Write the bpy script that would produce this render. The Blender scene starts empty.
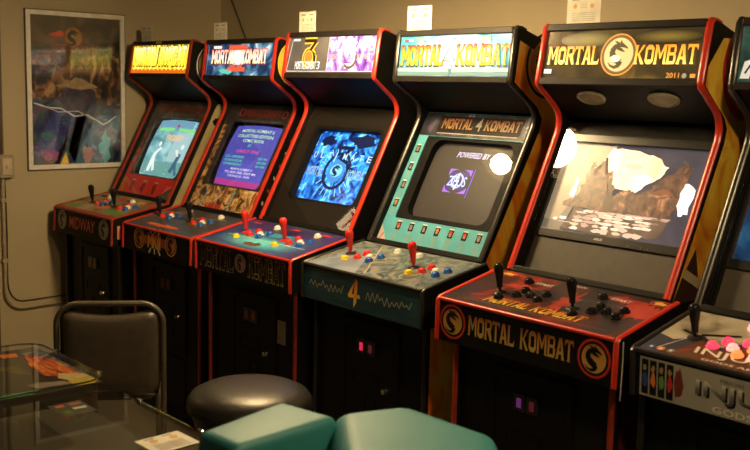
import bpy, bmesh, math, random
from mathutils import Vector, Matrix
random.seed(7)
S = bpy.context.scene
COL = S.collection

# ---------------------------------------------------------------- camera, light, exposure
EYE = 1.67
cam_d = bpy.data.cameras.new('camera'); cam = bpy.data.objects.new('camera', cam_d); COL.objects.link(cam)
RT = Vector((0.66600806, 0.74558316, 0.02321659)); UP = Vector((-0.11723805, 0.073887, 0.99035143)); FW = Vector((-0.73667394, 0.6623039, -0.13662006))
cam.matrix_world = Matrix(((RT.x, UP.x, -FW.x, 0), (RT.y, UP.y, -FW.y, 0), (RT.z, UP.z, -FW.z, EYE), (0, 0, 0, 1)))
cam_d.sensor_width = 36; cam_d.lens = 987.73 / 750 * 36; cam_d.clip_start = .05
cam_d.dof.use_dof = True; cam_d.dof.focus_distance = 3.7; cam_d.dof.aperture_fstop = 4.5
S.camera = cam
S.view_settings.view_transform = 'Standard'; S.view_settings.look = 'None'; S.view_settings.gamma = 1
S.view_settings.use_curve_mapping = False; S.view_settings.exposure = 0.0
S.cycles.use_denoising = True; S.cycles.sample_clamp_indirect = 4; S.cycles.max_bounces = 8
W = bpy.data.worlds.new('world'); S.world = W; W.use_nodes = True
W.node_tree.nodes['Background'].inputs[0].default_value = (1, .75, .45, 1); W.node_tree.nodes['Background'].inputs[1].default_value = .0015
LAMPS = [(-3.41, 2.295, 2.18, .055, 150), (-2.97, 2.24, 2.18, .107, 215), (-0.70, 1.65, 2.36, .07, 300), (-0.25, -0.3, 2.40, .06, 60)]  # last two lamps are added, unseen, to light the cabinet sides from the right
LAMP_COL = (1, .715, .36)

# ---------------------------------------------------------------- materials
MATS = {}
def nt(name):
    m = bpy.data.materials.new(name); m.use_nodes = True
    return m, m.node_tree, m.node_tree.nodes['Principled BSDF']
def setp(b, **k):
    for n, v in k.items():
        n = n.replace('_', ' ')
        if n in b.inputs:
            if isinstance(v, (tuple, list)) and len(v) == 3: v = (*v, 1)
            b.inputs[n].default_value = v
def solid(name, c, rough=.5, metal=0, emit=None, es=1.0, vary=.12, scale=30, bump=0, coat=0, bscale=400):
    if name in MATS: return MATS[name]
    m, t, b = nt(name); setp(b, Base_Color=c, Roughness=rough, Metallic=metal, Coat_Weight=coat)
    tc = t.nodes.new('ShaderNodeTexCoord'); nz = t.nodes.new('ShaderNodeTexNoise'); nz.inputs['Scale'].default_value = scale; nz.inputs['Detail'].default_value = 3
    t.links.new(tc.outputs['Object'], nz.inputs['Vector'])
    r = t.nodes.new('ShaderNodeValToRGB'); r.color_ramp.elements[0].position = .3; r.color_ramp.elements[1].position = .7
    r.color_ramp.elements[0].color = (*[x * (1 - vary) for x in c], 1); r.color_ramp.elements[1].color = (*[min(1, x * (1 + vary)) for x in c], 1)
    t.links.new(nz.outputs['Fac'], r.inputs['Fac']); t.links.new(r.outputs['Color'], b.inputs['Base Color'])
    if max(c) < .017: setp(b, Specular_IOR_Level=.16)
    if emit: setp(b, Emission_Color=emit, Emission_Strength=es)
    if bump:
        n2 = t.nodes.new('ShaderNodeTexNoise'); n2.inputs['Scale'].default_value = bscale; t.links.new(tc.outputs['Object'], n2.inputs['Vector'])
        bp = t.nodes.new('ShaderNodeBump'); bp.inputs['Strength'].default_value = bump; bp.inputs['Distance'].default_value = .001
        t.links.new(n2.outputs['Fac'], bp.inputs['Height']); t.links.new(bp.outputs['Normal'], b.inputs['Normal'])
    MATS[name] = m; return m
def art(name, stops, scale=8, stretch=(1, 1, 1), emit=0, rough=.35, distort=1.0, detail=5, metal=0):
    """printed colour pattern: noise through a colour ramp; emit > 0 for back-lit sheets and screens"""
    if name in MATS: return MATS[name]
    m, t, b = nt(name); setp(b, Roughness=rough, Metallic=metal)
    tc = t.nodes.new('ShaderNodeTexCoord'); mp = t.nodes.new('ShaderNodeMapping'); mp.inputs['Scale'].default_value = stretch
    nz = t.nodes.new('ShaderNodeTexNoise'); nz.inputs['Scale'].default_value = scale; nz.inputs['Detail'].default_value = detail; nz.inputs['Distortion'].default_value = distort
    r = t.nodes.new('ShaderNodeValToRGB'); e = r.color_ramp.elements
    e[0].position, e[0].color = stops[0][0], (*stops[0][1], 1); e[1].position, e[1].color = stops[-1][0], (*stops[-1][1], 1)
    for p, c in stops[1:-1]:
        x = e.new(p); x.color = (*c, 1)
    t.links.new(tc.outputs['Object'], mp.inputs['Vector']); t.links.new(mp.outputs['Vector'], nz.inputs['Vector']); t.links.new(nz.outputs['Fac'], r.inputs['Fac'])
    t.links.new(r.outputs['Color'], b.inputs['Base Color'])
    if emit:
        t.links.new(r.outputs['Color'], b.inputs['Emission Color']); b.inputs['Emission Strength'].default_value = emit
        b.inputs['Base Color'].default_value = (.05, .05, .05, 1)
    MATS[name] = m; return m
def fade(name, stops, emit=0, rough=.35, axis='Z'):
    """printed ink that changes colour from the bottom to the top of the lettering"""
    if name in MATS: return MATS[name]
    m, t, b = nt(name); setp(b, Roughness=rough)
    tc = t.nodes.new('ShaderNodeTexCoord'); sp = t.nodes.new('ShaderNodeSeparateXYZ'); r = t.nodes.new('ShaderNodeValToRGB'); e = r.color_ramp.elements
    e[0].position, e[0].color = stops[0][0], (*stops[0][1], 1); e[1].position, e[1].color = stops[-1][0], (*stops[-1][1], 1)
    for p, c in stops[1:-1]:
        x = e.new(p); x.color = (*c, 1)
    t.links.new(tc.outputs['Generated'], sp.inputs[0]); t.links.new(sp.outputs[axis], r.inputs['Fac']); t.links.new(r.outputs['Color'], b.inputs['Base Color'])
    if emit: t.links.new(r.outputs['Color'], b.inputs['Emission Color']); b.inputs['Emission Strength'].default_value = emit
    MATS[name] = m; return m
def glass(name, tint=(1, 1, 1), rough=.02, ior=1.5):
    if name in MATS: return MATS[name]
    m = bpy.data.materials.new(name); m.use_nodes = True; t = m.node_tree; t.nodes.clear()
    o = t.nodes.new('ShaderNodeOutputMaterial'); mx = t.nodes.new('ShaderNodeMixShader'); tr = t.nodes.new('ShaderNodeBsdfTransparent'); gl = t.nodes.new('ShaderNodeBsdfGlossy'); fr = t.nodes.new('ShaderNodeFresnel')
    tr.inputs[0].default_value = (*tint, 1); gl.inputs['Roughness'].default_value = rough; ge = t.nodes.new('ShaderNodeNewGeometry'); mr = t.nodes.new('ShaderNodeMapRange'); mr.inputs['To Min'].default_value = ior; mr.inputs['To Max'].default_value = 1 / ior
    t.links.new(ge.outputs['Backfacing'], mr.inputs['Value']); t.links.new(mr.outputs['Result'], fr.inputs[0])
    t.links.new(fr.outputs[0], mx.inputs[0]); t.links.new(tr.outputs[0], mx.inputs[1]); t.links.new(gl.outputs[0], mx.inputs[2]); t.links.new(mx.outputs[0], o.inputs[0])
    MATS[name] = m; return m
def glow(name, c, s=1.0):
    return solid(name, tuple(x * .3 for x in c), .4, emit=c, es=s, vary=.02)

BLACK = solid('black_laminate', (.007, .0065, .006), .5, vary=.2, bump=.15)
BLACK_IN = solid('black_inner_board', (.005, .005, .005), .6, vary=.2, bump=.2)
BLACK_METAL = solid('black_painted_metal', (.0065, .006, .0055), .5, vary=.15, bump=.3, bscale=700)
BROWN_METAL = solid('dark_brown_metal', (.016, .013, .010), .45, vary=.15)
RED_TRIM = solid('red_plastic_trim', (.55, .032, .014), .3, vary=.06)
DEEP_RED = solid('deep_red_trim', (.34, .035, .014), .4, vary=.2)  # deeper red for the first cabinet and the lower edges
BLACK_TRIM = solid('black_plastic_trim', (.02, .018, .016), .28)
CHROME = solid('chrome', (.75, .72, .68), .18, 1)
PANE = glass('clear_pane')
SMOKED = glass('smoked_pane', (.82, .80, .78))
TUBE_OFF = solid('dark_picture_tube', (.022, .019, .017), .25)
GREY_PLASTIC = solid('grey_brown_bezel_plastic', (.075, .062, .048), .55, bump=.3)

# ---------------------------------------------------------------- mesh helpers
def obj(name, verts, faces, mats, parent=None, smooth=False, fm=None, bevel=0, matrix=None, bseg=2):
    me = bpy.data.meshes.new(name); me.from_pydata([tuple(v) for v in verts], [], faces)
    if not isinstance(mats, (list, tuple)): mats = [mats]
    for m in mats: me.materials.append(m)
    if fm:
        for p, i in zip(me.polygons, fm): p.material_index = i
    me.update()
    bm = bmesh.new(); bm.from_mesh(me)
    if bevel:
        bmesh.ops.recalc_face_normals(bm, faces=bm.faces[:])
        ed = [e for e in bm.edges if len(e.link_faces) == 2 and e.calc_face_angle(0) > .5]
        bmesh.ops.bevel(bm, geom=ed, offset=bevel, segments=bseg, affect='EDGES', profile=.6)
    bm.to_mesh(me); bm.free()
    if smooth:
        me.polygons.foreach_set('use_smooth', [True] * len(me.polygons))
        try: me.set_sharp_from_angle(angle=math.radians(38))
        except Exception: pass
    o = bpy.data.objects.new(name, me); COL.objects.link(o)
    if parent: o.parent = parent
    if matrix: o.matrix_local = matrix
    return o
class MB:
    def __init__(s): s.v = []; s.f = []; s.m = []
    def add(s, v, f, mi=0):
        n = len(s.v); s.v += [tuple(x) for x in v]; s.f += [tuple(i + n for i in q) for q in f]; s.m += [mi] * len(f); return s
    def box(s, x0, x1, y0, y1, z0, z1, mi=0):
        v = [(x, y, z) for x in (x0, x1) for y in (y0, y1) for z in (z0, z1)]
        return s.add(v, [(0, 1, 3, 2), (4, 6, 7, 5), (0, 4, 5, 1), (2, 3, 7, 6), (0, 2, 6, 4), (1, 5, 7, 3)], mi)
    def prism(s, pts, x0, x1, mi=0):          # pts (y,z) extruded along x
        n = len(pts); v = [(x0, *p) for p in pts] + [(x1, *p) for p in pts]
        return s.add(v, [tuple(range(n)), tuple(range(2 * n - 1, n - 1, -1))] + [(i, i + n, (i + 1) % n + n, (i + 1) % n) for i in range(n)], mi)
    def lathe(s, prof, c=(0, 0, 0), n=24, ax=None, mi=0, cap=True):   # prof [(r,h)]
        A = (ax or Vector((0, 0, 1))).normalized(); q = A.to_track_quat('Z', 'Y'); c = Vector(c); v = []
        for r, h in prof:
            for i in range(n):
                a = 2 * math.pi * i / n; v.append(c + q @ Vector((r * math.cos(a), r * math.sin(a), h)))
        f = [(k * n + i, k * n + (i + 1) % n, (k + 1) * n + (i + 1) % n, (k + 1) * n + i) for k in range(len(prof) - 1) for i in range(n)]
        if cap: f += [tuple(range(n - 1, -1, -1)), tuple(range((len(prof) - 1) * n, len(prof) * n))]
        return s.add(v, f, mi)
    def tube(s, pts, r, n=8, mi=0, closed=False):
        pts = [Vector(p) for p in pts]; N = len(pts); v = []; up = None
        for i, p in enumerate(pts):
            a = pts[(i - 1) % N] if (closed or i) else p; b = pts[(i + 1) % N] if (closed or i < N - 1) else p
            t = (b - a).normalized()
            if up is None: up = t.orthogonal().normalized()
            up = (up - t * up.dot(t)).normalized(); w = t.cross(up)
            for k in range(n):
                g = 2 * math.pi * k / n; v.append(p + (up * math.cos(g) + w * math.sin(g)) * r)
        f = [(i * n + k, i * n + (k + 1) % n, ((i + 1) % N) * n + (k + 1) % n, ((i + 1) % N) * n + k) for i in range(N if closed else N - 1) for k in range(n)]
        if not closed: f += [tuple(range(n - 1, -1, -1)), tuple(range((N - 1) * n, N * n))]
        return s.add(v, f, mi)
    def build(s, name, mats, parent=None, **k):
        return obj(name, s.v, s.f, mats, parent, fm=s.m if isinstance(mats, (list, tuple)) else None, **k)
def thing(name, label, cat, loc=(0, 0, 0), rz=0, group=None):
    o = bpy.data.objects.new(name, None); COL.objects.link(o); o.location = loc; o.rotation_euler = (0, 0, rz)
    o.empty_display_size = .1; o['label'] = label; o['category'] = cat
    if group: o['group'] = group
    return o
def struct(o): o['kind'] = 'structure'; return o
def copy_tree(o, parent=None):
    c = o.copy(); COL.objects.link(c)
    if parent: c.parent = parent
    for ch in list(o.children): copy_tree(ch, c)
    return c
def fillet(pts, rad, n=5):
    """round the corners of an open 2D polyline; rad maps index -> radius"""
    out = []
    for i, p in enumerate(pts):
        if i in rad and 0 < i < len(pts) - 1:
            P = Vector(p); a = (Vector(pts[i - 1]) - P); b = (Vector(pts[i + 1]) - P); r = rad[i]
            A = P + a.normalized() * r; B = P + b.normalized() * r
            for k in range(n + 1):
                t = k / n; out.append(tuple(A * (1 - t) ** 2 + P * 2 * t * (1 - t) + B * t * t))
        else: out.append(tuple(p))
    return out
def strip_sweep(path, xc, hw, th, mi=0, mb=None, inset=.001):
    """edge trim: a rounded band along a (y,z) path at x = xc, half width hw, standing th proud on the left of travel"""
    mb = mb or MB(); N = len(path); v = []; P = [Vector(p) for p in path]
    sec = [(-hw, -inset), (-hw, th * .45), (-hw * .6, th * .9), (0, th), (hw * .6, th * .9), (hw, th * .45), (hw, -inset)]
    for i, p in enumerate(P):
        d1 = (p - P[i - 1]).normalized() if i else None; d2 = (P[i + 1] - p).normalized() if i < N - 1 else None
        t = ((d1 or d2) + (d2 or d1)).normalized(); nrm = Vector((t.y, -t.x))
        sc = 1 / max(.5, (t.dot(d1 or d2)))
        for a, b in sec: q = p + nrm * b * sc; v.append((xc + a, q.x, q.y))
    k = len(sec); f = [(i * k + j, i * k + (j + 1) % k, (i + 1) * k + (j + 1) % k, (i + 1) * k + j) for i in range(N - 1) for j in range(k)]
    f += [tuple(range(k)), tuple(range((N - 1) * k + k - 1, (N - 1) * k - 1, -1))]
    mb.add(v, f, mi); return mb
class Plane:
    """flat frame on a cabinet: u = metres from the left edge, v = metres up from the lower edge, off = metres proud"""
    def __init__(s, P, Q, x0=0, off=0):
        P, Q = Vector(P), Vector(Q); s.T = (Q - P).normalized(); s.L = (Q - P).length; s.N = Vector((-s.T.y, s.T.x)); s.P = P + s.N * off; s.x0 = x0
    def __call__(s, u, v, off=0):
        q = s.P + s.T * v + s.N * off; return (s.x0 + u, q.x, q.y)
    def normal(s): return Vector((0, s.N.x, s.N.y))
    def plate(s, mb, u0, u1, v0, v1, a, b, mi=0):
        v = [s(u, w, o) for u in (u0, u1) for w in (v0, v1) for o in (a, b)]
        return mb.add(v, [(0, 1, 3, 2), (4, 6, 7, 5), (0, 4, 5, 1), (2, 3, 7, 6), (0, 2, 6, 4), (1, 5, 7, 3)], mi)
class Wallframe(Plane):
    def __init__(s, o, U, V): s.o, s.U, s.V = Vector(o), Vector(U).normalized(), Vector(V).normalized(); s.n = s.U.cross(s.V)
    def __call__(s, u, v, off=0): return tuple(s.o + s.U * u + s.V * v + s.n * off)
    def normal(s): return s.n

# ---------------------------------------------------------------- flat artwork helpers
_fc = {}
def font(text):
    if text in _fc: return _fc[text]
    cu = bpy.data.curves.new('t', 'FONT'); cu.body = text; cu.resolution_u = 2; cu.offset = .012
    ob = bpy.data.objects.new('t', cu); COL.objects.link(ob)
    dg = bpy.context.evaluated_depsgraph_get(); me = bpy.data.meshes.new_from_object(ob.evaluated_get(dg))
    v = [(p.co.x, p.co.y) for p in me.vertices]; f = [tuple(p.vertices) for p in me.polygons]
    bpy.data.objects.remove(ob); bpy.data.curves.remove(cu); bpy.data.meshes.remove(me)
    if v:
        x0, x1 = min(a[0] for a in v), max(a[0] for a in v); y0, y1 = min(a[1] for a in v), max(a[1] for a in v)
        v = [((a - x0) / (x1 - x0 or 1), (b - y0) / (y1 - y0 or 1)) for a, b in v]
    _fc[text] = (v, f); return v, f
def quad_line(a, b, w):
    a, b = Vector(a), Vector(b); d = (b - a).normalized(); n = Vector((-d.y, d.x)) * w / 2
    return [a - n, b - n, b + n, a + n]
def glyph(ch):
    """angular flared capitals, box 0.66 x 1"""
    s = .17; w = .66; q = []
    def stem(x, y0=0, y1=1, l=1, r=1):
        q.append([(x, y0), (x + s, y0), (x + s, y1), (x, y1)])
        if y1 > .97: q.append([(x - .06 * l, 1), (x, .88), (x + s, .88), (x + s + .06 * r, 1)])
        if y0 < .03: q.append([(x - .06 * l, 0), (x + s + .06 * r, 0), (x + s, .12), (x, .12)])
    if ch == 'M': stem(0, r=0); stem(w, l=0); q.append([(s * .4, 1), (s * 1.1, 1), (w / 2 + .17, .34), (w / 2 + .06, .26)]); q.append([(w + s * .6, 1), (w / 2 + .12, .26), (w / 2 + .02, .34), (w - .02, 1)]); return q, w + s
    if ch == 'O': q += [[(0, .16), (s, .22), (s, .78), (0, .84)], [(w - s, .22), (w, .16), (w, .84), (w - s, .78)], [(0, .84), (s, .76), (w - s, .76), (w, .84), (w * .72, 1), (w * .28, 1)], [(0, .16), (w * .28, 0), (w * .72, 0), (w, .16), (w - s, .24), (s, .24)]]; return q, w
    if ch == 'R': stem(0); q += [[(0, 1), (0, .86), (w - s, .86), (w, .84), (w - .1, 1)], [(w - s, .86), (w - s, .6), (w, .62), (w, .86)], [(s, .44), (w - .08, .46), (w, .64), (s, .58)], [(s * 1.3, .5), (w - s * .7, 0), (w + .08, 0), (w - s * .5, .5)]]; return q, w
    if ch == 'T': stem(w / 2 - s / 2); q += [[(-.02, .85), (w + .02, .85), (w + .02, 1), (-.02, 1)], [(-.04, 1), (-.04, .68), (.06, .86)], [(w + .04, 1), (w - .06, .86), (w + .04, .68)]]; return q, w
    if ch == 'A': q += [[(-.02, 0), (s, 0), (w / 2 + .05, 1), (w / 2 - .12, 1)], [(w - s, 0), (w + .04, 0), (w / 2 + .14, 1), (w / 2 - .04, 1)], [(.12, .24), (w - .12, .24), (w - .16, .38), (.16, .38)], [(-.09, 0), (s + .04, 0), (s, .08), (0, .08)], [(w - s - .04, 0), (w + .1, 0), (w, .08), (w - s, .08)]]; return q, w
    if ch == 'L': stem(0); q += [[(0, 0), (w - .06, 0), (w - .06, .15), (0, .15)], [(w - .14, .15), (w - .06, 0), (w, .34)]]; return q, w
    if ch == 'K': stem(0); q += [[(s, .44), (w - s * .8, 1), (w + .06, 1), (s * 1.6, .44)], [(s, .56), (s * 1.8, .6), (w + .1, 0), (w - s * .9, 0)]]; return q, w + .03
    if ch == 'B': stem(0); q += [[(0, .86), (w - s, .86), (w - .02, .86), (w - .12, 1), (0, 1)], [(w - s, .6), (w - .02, .6), (w - .02, .88), (w - s, .88)], [(s, .44), (w - .06, .44), (w - .06, .6), (s, .6)], [(w - s, .14), (w, .14), (w, .46), (w - s, .46)], [(0, 0), (w - .1, 0), (w, .15), (0, .15)]]; return q, w
    if ch == 'I': stem(.04); return q, s + .08
    return q, .3
class Art:
    """collects flat printed shapes on a frame and builds one thin mesh of them"""
    def __init__(s, frame, sub=None): s.fr = frame; s.mb = MB(); s.mats = []; s.cuts = []; s.sub = sub
    def mi(s, m):
        if m not in s.mats: s.mats.append(m)
        return s.mats.index(m)
    def poly(s, pts, m, layer=1):
        off = .0004 * layer; s.mb.add([s.fr(p[0], p[1], off) for p in pts], [tuple(range(len(pts)))], s.mi(m)); return s
    def rect(s, u0, u1, v0, v1, m, layer=1):
        n = s.sub or 1
        for i in range(n):
            for j in range(n):
                a, b = u0 + (u1 - u0) * i / n, u0 + (u1 - u0) * (i + 1) / n; c, d = v0 + (v1 - v0) * j / n, v0 + (v1 - v0) * (j + 1) / n
                s.poly([(a, c), (b, c), (b, d), (a, d)], m, layer)
        return s
    def disc(s, u, v, r, m, layer=1, ry=None, n=28):
        return s.poly([(u + r * math.cos(2 * math.pi * i / n), v + (ry or r) * math.sin(2 * math.pi * i / n)) for i in range(n)], m, layer)
    def ring(s, u, v, r, w, m, layer=1, ry=None, n=32, a0=0, a1=2 * math.pi):
        ry = ry or r
        for i in range(n):
            a, b = a0 + (a1 - a0) * i / n, a0 + (a1 - a0) * (i + 1) / n
            s.poly([(u + (r - w) * math.cos(a), v + (ry - w) * math.sin(a)), (u + r * math.cos(a), v + ry * math.sin(a)), (u + r * math.cos(b), v + ry * math.sin(b)), (u + (r - w) * math.cos(b), v + (ry - w) * math.sin(b))], m, layer)
        return s
    def line(s, pts, w, m, layer=1, w2=None):
        N = len(pts)
        for i in range(N - 1):
            wa = w if w2 is None else w + (w2 - w) * i / (N - 1); s.poly(quad_line(pts[i], pts[i + 1], wa), m, layer)
        return s
    def blob(s, u, v, rx, ry, m, layer=1, n=18, jag=.3):
        return s.poly([(u + rx * (1 + random.uniform(-jag, jag)) * math.cos(2 * math.pi * i / n), v + ry * (1 + random.uniform(-jag, jag)) * math.sin(2 * math.pi * i / n)) for i in range(n)], m, layer)
    def text(s, t, u, v, w, h, m, layer=2, slant=0, rot=0):
        s.cuts.append((len(s.mb.f), len(s.mb.v)))
        V, F = font(t); ca, sa = math.cos(rot), math.sin(rot)
        P = [(a * w + b * h * slant, b * h) for a, b in V]
        s.mb.add([s.fr(u + x * ca - y * sa, v + x * sa + y * ca, .0004 * layer) for x, y in P], F, s.mi(m)); return s
    def mk(s, t, u, v, w, h, m, layer=2, gap=.10, grow=0, slant=0):
        s.cuts.append((len(s.mb.f), len(s.mb.v)))
        gl = [glyph(c) for c in t]; tot = sum(g[1] + gap for g in gl) - gap; x = 0; sc = w / tot
        for q, gw in gl:
            for p in q:
                if len(p) >= 3:
                    c = Vector((sum(a[0] for a in p) / len(p), sum(a[1] for a in p) / len(p)))
                    pts = []
                    for a in p:
                        d = (Vector(a) - c); L = d.length or 1; a2 = Vector(a) + d / L * grow
                        pts.append((u + (x + a2.x) * sc + a2.y * h * slant, v + a2.y * h))
                    s.poly(pts, m, layer)
            x += gw + gap
        return s
    def dragon(s, u, v, r, disc_m, body_m, ring_m=None, layer=2, spot=None):
        s.disc(u, v, r * .86, disc_m, layer)
        if ring_m: s.ring(u, v, r, r * .13, ring_m, layer + 1)
        P = [(.34, .02, .10), (.12, .14, .16), (-.06, .34, .22), (-.34, .30, .26), (-.48, .02, .28), (-.34, -.26, .36), (-.02, -.40, .40), (.30, -.30, .34), (.42, -.04, .22), (.30, .16, .13), (.12, .14, .07)]
        P = [(-.02, .52, .20), (-.26, .44, .28), (-.42, .20, .34), (-.36, -.06, .38), (-.12, -.26, .42), (.14, -.40, .36), (.10, -.60, .24), (-.16, -.70, .16), (-.42, -.62, .10), (-.58, -.46, .04)]
        for i in range(len(P) - 1):
            a, b = P[i], P[i + 1]; A, B = Vector(a[:2]), Vector(b[:2]); d = (B - A).normalized(); n = Vector((-d.y, d.x))
            q = [A - n * a[2] / 2 - d * .03, B - n * b[2] / 2 + d * .03, B + n * b[2] / 2 + d * .03, A + n * a[2] / 2 - d * .03]
            s.poly([(u + p.x * r, v + p.y * r) for p in q], body_m, layer + 2)
        for q in ([(-.14, .62), (.18, .66), (.52, .42), (.58, .30), (.40, .36), (.20, .40), (-.1, .40)], [(-.1, .44), (.16, .36), (.40, .16), (.30, .14), (.02, .22), (-.16, .3)], [(-.2, .6), (-.36, .78), (.02, .66)], [(.0, .66), (.10, .82), (.16, .64)]):
            s.poly([(u + p[0] * r, v + p[1] * r) for p in q], body_m, layer + 2)
        return s
    def build(s, name, parent, label=None):
        if name.endswith('lettering') and 1 < len(s.cuts) <= 4:
            cuts = s.cuts + [(len(s.mb.f), len(s.mb.v))]
            for (f0, v0), (f1, v1) in zip(cuts, cuts[1:]):
                m = MB(); m.v = s.mb.v[v0:v1]; m.f = [tuple(i - v0 for i in q) for q in s.mb.f[f0:f1]]; m.m = s.mb.m[f0:f1]; m.build(name, s.mats, parent)
            return None
        o = s.mb.build(name, s.mats, parent)
        if label: o['label'] = label
        return o

# inks
YEL = solid('yellow_ink', (.85, .62, .08), .4); GOLD = solid('gold_ink', (.75, .45, .07), .4); ORANGE = solid('orange_ink', (.80, .22, .03), .4)
RED = solid('red_ink', (.60, .03, .02), .4); WHITE = solid('white_ink', (.80, .76, .68), .5); INK = solid('black_ink', (.012, .010, .010), .35)
TAN = solid('tan_ink', (.48, .38, .22), .5); SKYB = solid('pale_blue_ink', (.16, .50, .62), .4); GREYINK = solid('grey_ink', (.22, .20, .18), .5)
TEALINK = solid('teal_ink', (.06, .27, .26), .45); BLUE = solid('blue_ink', (.03, .08, .30), .4); GREEN = solid('green_ink', (.12, .30, .06), .4)
FIRE_INK = fade('flame_gradient_ink', [(.0, (.85, .62, .10)), (.5, (.85, .40, .04)), (1, (.62, .10, .02))])
GOLD_INK = fade('gold_gradient_ink', [(.0, (.60, .40, .10)), (.5, (.55, .28, .06)), (1, (.35, .12, .03))])

# ---------------------------------------------------------------- the room
LX, BY = -5.44, 3.53
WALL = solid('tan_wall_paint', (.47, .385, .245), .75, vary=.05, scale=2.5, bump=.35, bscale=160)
def slab(name, b, m):
    return struct(MB().box(*b).build(name, m))
FLOOR = art('speckled_vinyl_floor', [(.2, (.09, .075, .055)), (.5, (.13, .11, .08)), (.8, (.17, .145, .10))], 60, rough=.45, distort=0)
slab('floor', (LX - .1, 3.2, -3.2, BY + .1, -.1, 0), FLOOR)
slab('wall_left', (LX - .12, LX, -3.2, BY, 0, 2.75), WALL)
slab('wall_back', (LX - .12, 3.2, BY, BY + .12, 0, 2.75), WALL)
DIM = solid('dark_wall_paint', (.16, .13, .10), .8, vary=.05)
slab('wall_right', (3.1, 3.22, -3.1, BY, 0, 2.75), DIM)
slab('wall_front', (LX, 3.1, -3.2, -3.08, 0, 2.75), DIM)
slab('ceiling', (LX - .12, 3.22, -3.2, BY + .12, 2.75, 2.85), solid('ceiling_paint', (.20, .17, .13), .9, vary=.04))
TRIMB = solid('dark_stained_wood_trim', (.07, .035, .015), .4, vary=.3, scale=6)
slab('baseboard_left', (LX, LX + .012, 2.13, BY - .012, 0, .10), TRIMB); slab('baseboard_back', (LX + .012, 3.1, BY - .012, BY, 0, .10), TRIMB)
d1 = struct(MB().box(LX - .002, LX + .012, 1.13, 1.98, .005, 2.07).build('door_1', solid('dark_brown_door', (.06, .032, .016), .45, vary=.2), bevel=.003))
f1 = MB(); f1.box(LX - .001, LX + .035, 1.98, 2.06, 0, 2.16); f1.box(LX - .001, LX + .035, 1.04, 1.13, 0, 2.16); f1.box(LX - .001, LX + .035, 1.13, 1.98, 2.07, 2.16)
f1.build('door_frame', TRIMB, d1, bevel=.004)
MB().lathe([(.012, 0), (.012, .04), (.028, .045), (.030, .065), (.015, .078)], (LX + .012, 1.90, 1.0), ax=Vector((1, 0, 0))).build('door_knob', CHROME, d1, smooth=True)

# ---------------------------------------------------------------- cabinets
CABS = {
 1: dict(x=-5.324, w=.652, ya=.0061, dl=.019, a=(.55, 1.904), b=(.52, 1.708), c=(.688, 1.589), d=(.398, 1.033), e=(.061, .971), f=(.055, .832)),
 2: dict(x=-4.593, w=.649, ya=-.0028, dl=.012, a=(.585, 1.901), b=(.559, 1.701), c=(.725, 1.588), d=(.432, 1.028), e=(.097, .96), f=(.093, .833)),
 3: dict(x=-3.778, w=.651, ya=.004, dl=.030, a=(.523, 1.916), b=(.492, 1.715), c=(.655, 1.597), d=(.369, 1.054), e=(.039, .984), f=(.039, .85)),
 4: dict(x=-3.075, w=.651, ya=-.0064, dl=.018, dr=.030, a=(.566, 1.907), b=(.545, 1.706), c=(.718, 1.593), d=(.419, 1.04), e=(.091, .977), f=(.093, .836)),
 5: dict(x=-2.241, w=.647, ya=-.0017, dl=.036, a=(.492, 1.902), b=(.457, 1.702), c=(.61, 1.588), d=(.35, 1.051), e=(.036, .983), f=(.035, .84)),
 6: dict(x=-1.516, w=.650, ya=0, dl=.0, a=(.493, 1.900), b=(.468, 1.695), c=(.62, 1.588), d=(.356, 1.041), e=(.04, .971), f=(.048, .836)),
}
SPEC = {
 1: dict(trim=DEEP_RED, ptrim=DEEP_RED, ltrim=BLACK_TRIM, label='arcade cabinet with glowing yellow marquee and red-trimmed sides, nearest the framed poster', joy='black'),
 2: dict(trim=RED_TRIM, ptrim=RED_TRIM, ltrim=DEEP_RED, label='arcade cabinet with deep blue marquee and violet screen full of coloured text lines', joy='black'),
 3: dict(trim=RED_TRIM, ptrim=RED_TRIM, ltrim=DEEP_RED, label='arcade cabinet with black and purple marquee, glossy black screen bezel and bright blue picture', joy='red'),
 4: dict(trim=BLACK_TRIM, ptrim=BLACK_TRIM, ltrim=BLACK_TRIM, label='arcade cabinet with pale blue marquee, teal screen bezel and orange flame sides', joy='red'),
 5: dict(trim=RED_TRIM, ptrim=RED_TRIM, ltrim=DEEP_RED, label='arcade cabinet with dark marquee, flat screen, black buttons and bright red edge trim', joy='black'),
 6: dict(trim=BLACK_TRIM, ptrim=BLACK_TRIM, ltrim=BLACK_TRIM, label='black arcade cabinet with pale control panel artwork and glowing pink buttons', joy='black'),
}
BTN = {'white': solid('white_button_plastic', (.85, .80, .70), .3), 'red': solid('red_button_plastic', (.72, .03, .02), .25), 'blue': solid('blue_button_plastic', (.02, .10, .42), .25),
       'yellow': solid('yellow_button_plastic', (.90, .62, .03), .25), 'black': solid('black_button_plastic', (.012, .012, .012), .15),
       'litpink': solid('lit_pink_button', (.8, .1, .2), .3, emit=(1, .03, .08), es=1.3), 'litorange': solid('lit_orange_button', (.8, .3, .1), .3, emit=(1, .20, .05), es=1.2), 'litwhite': solid('lit_rose_button', (.9, .5, .5), .3, emit=(1, .30, .28), es=1.2)}
RIMS = {k: (BTN[k] if k != 'white' else BTN['white']) for k in BTN}
_bmesh = {}
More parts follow.
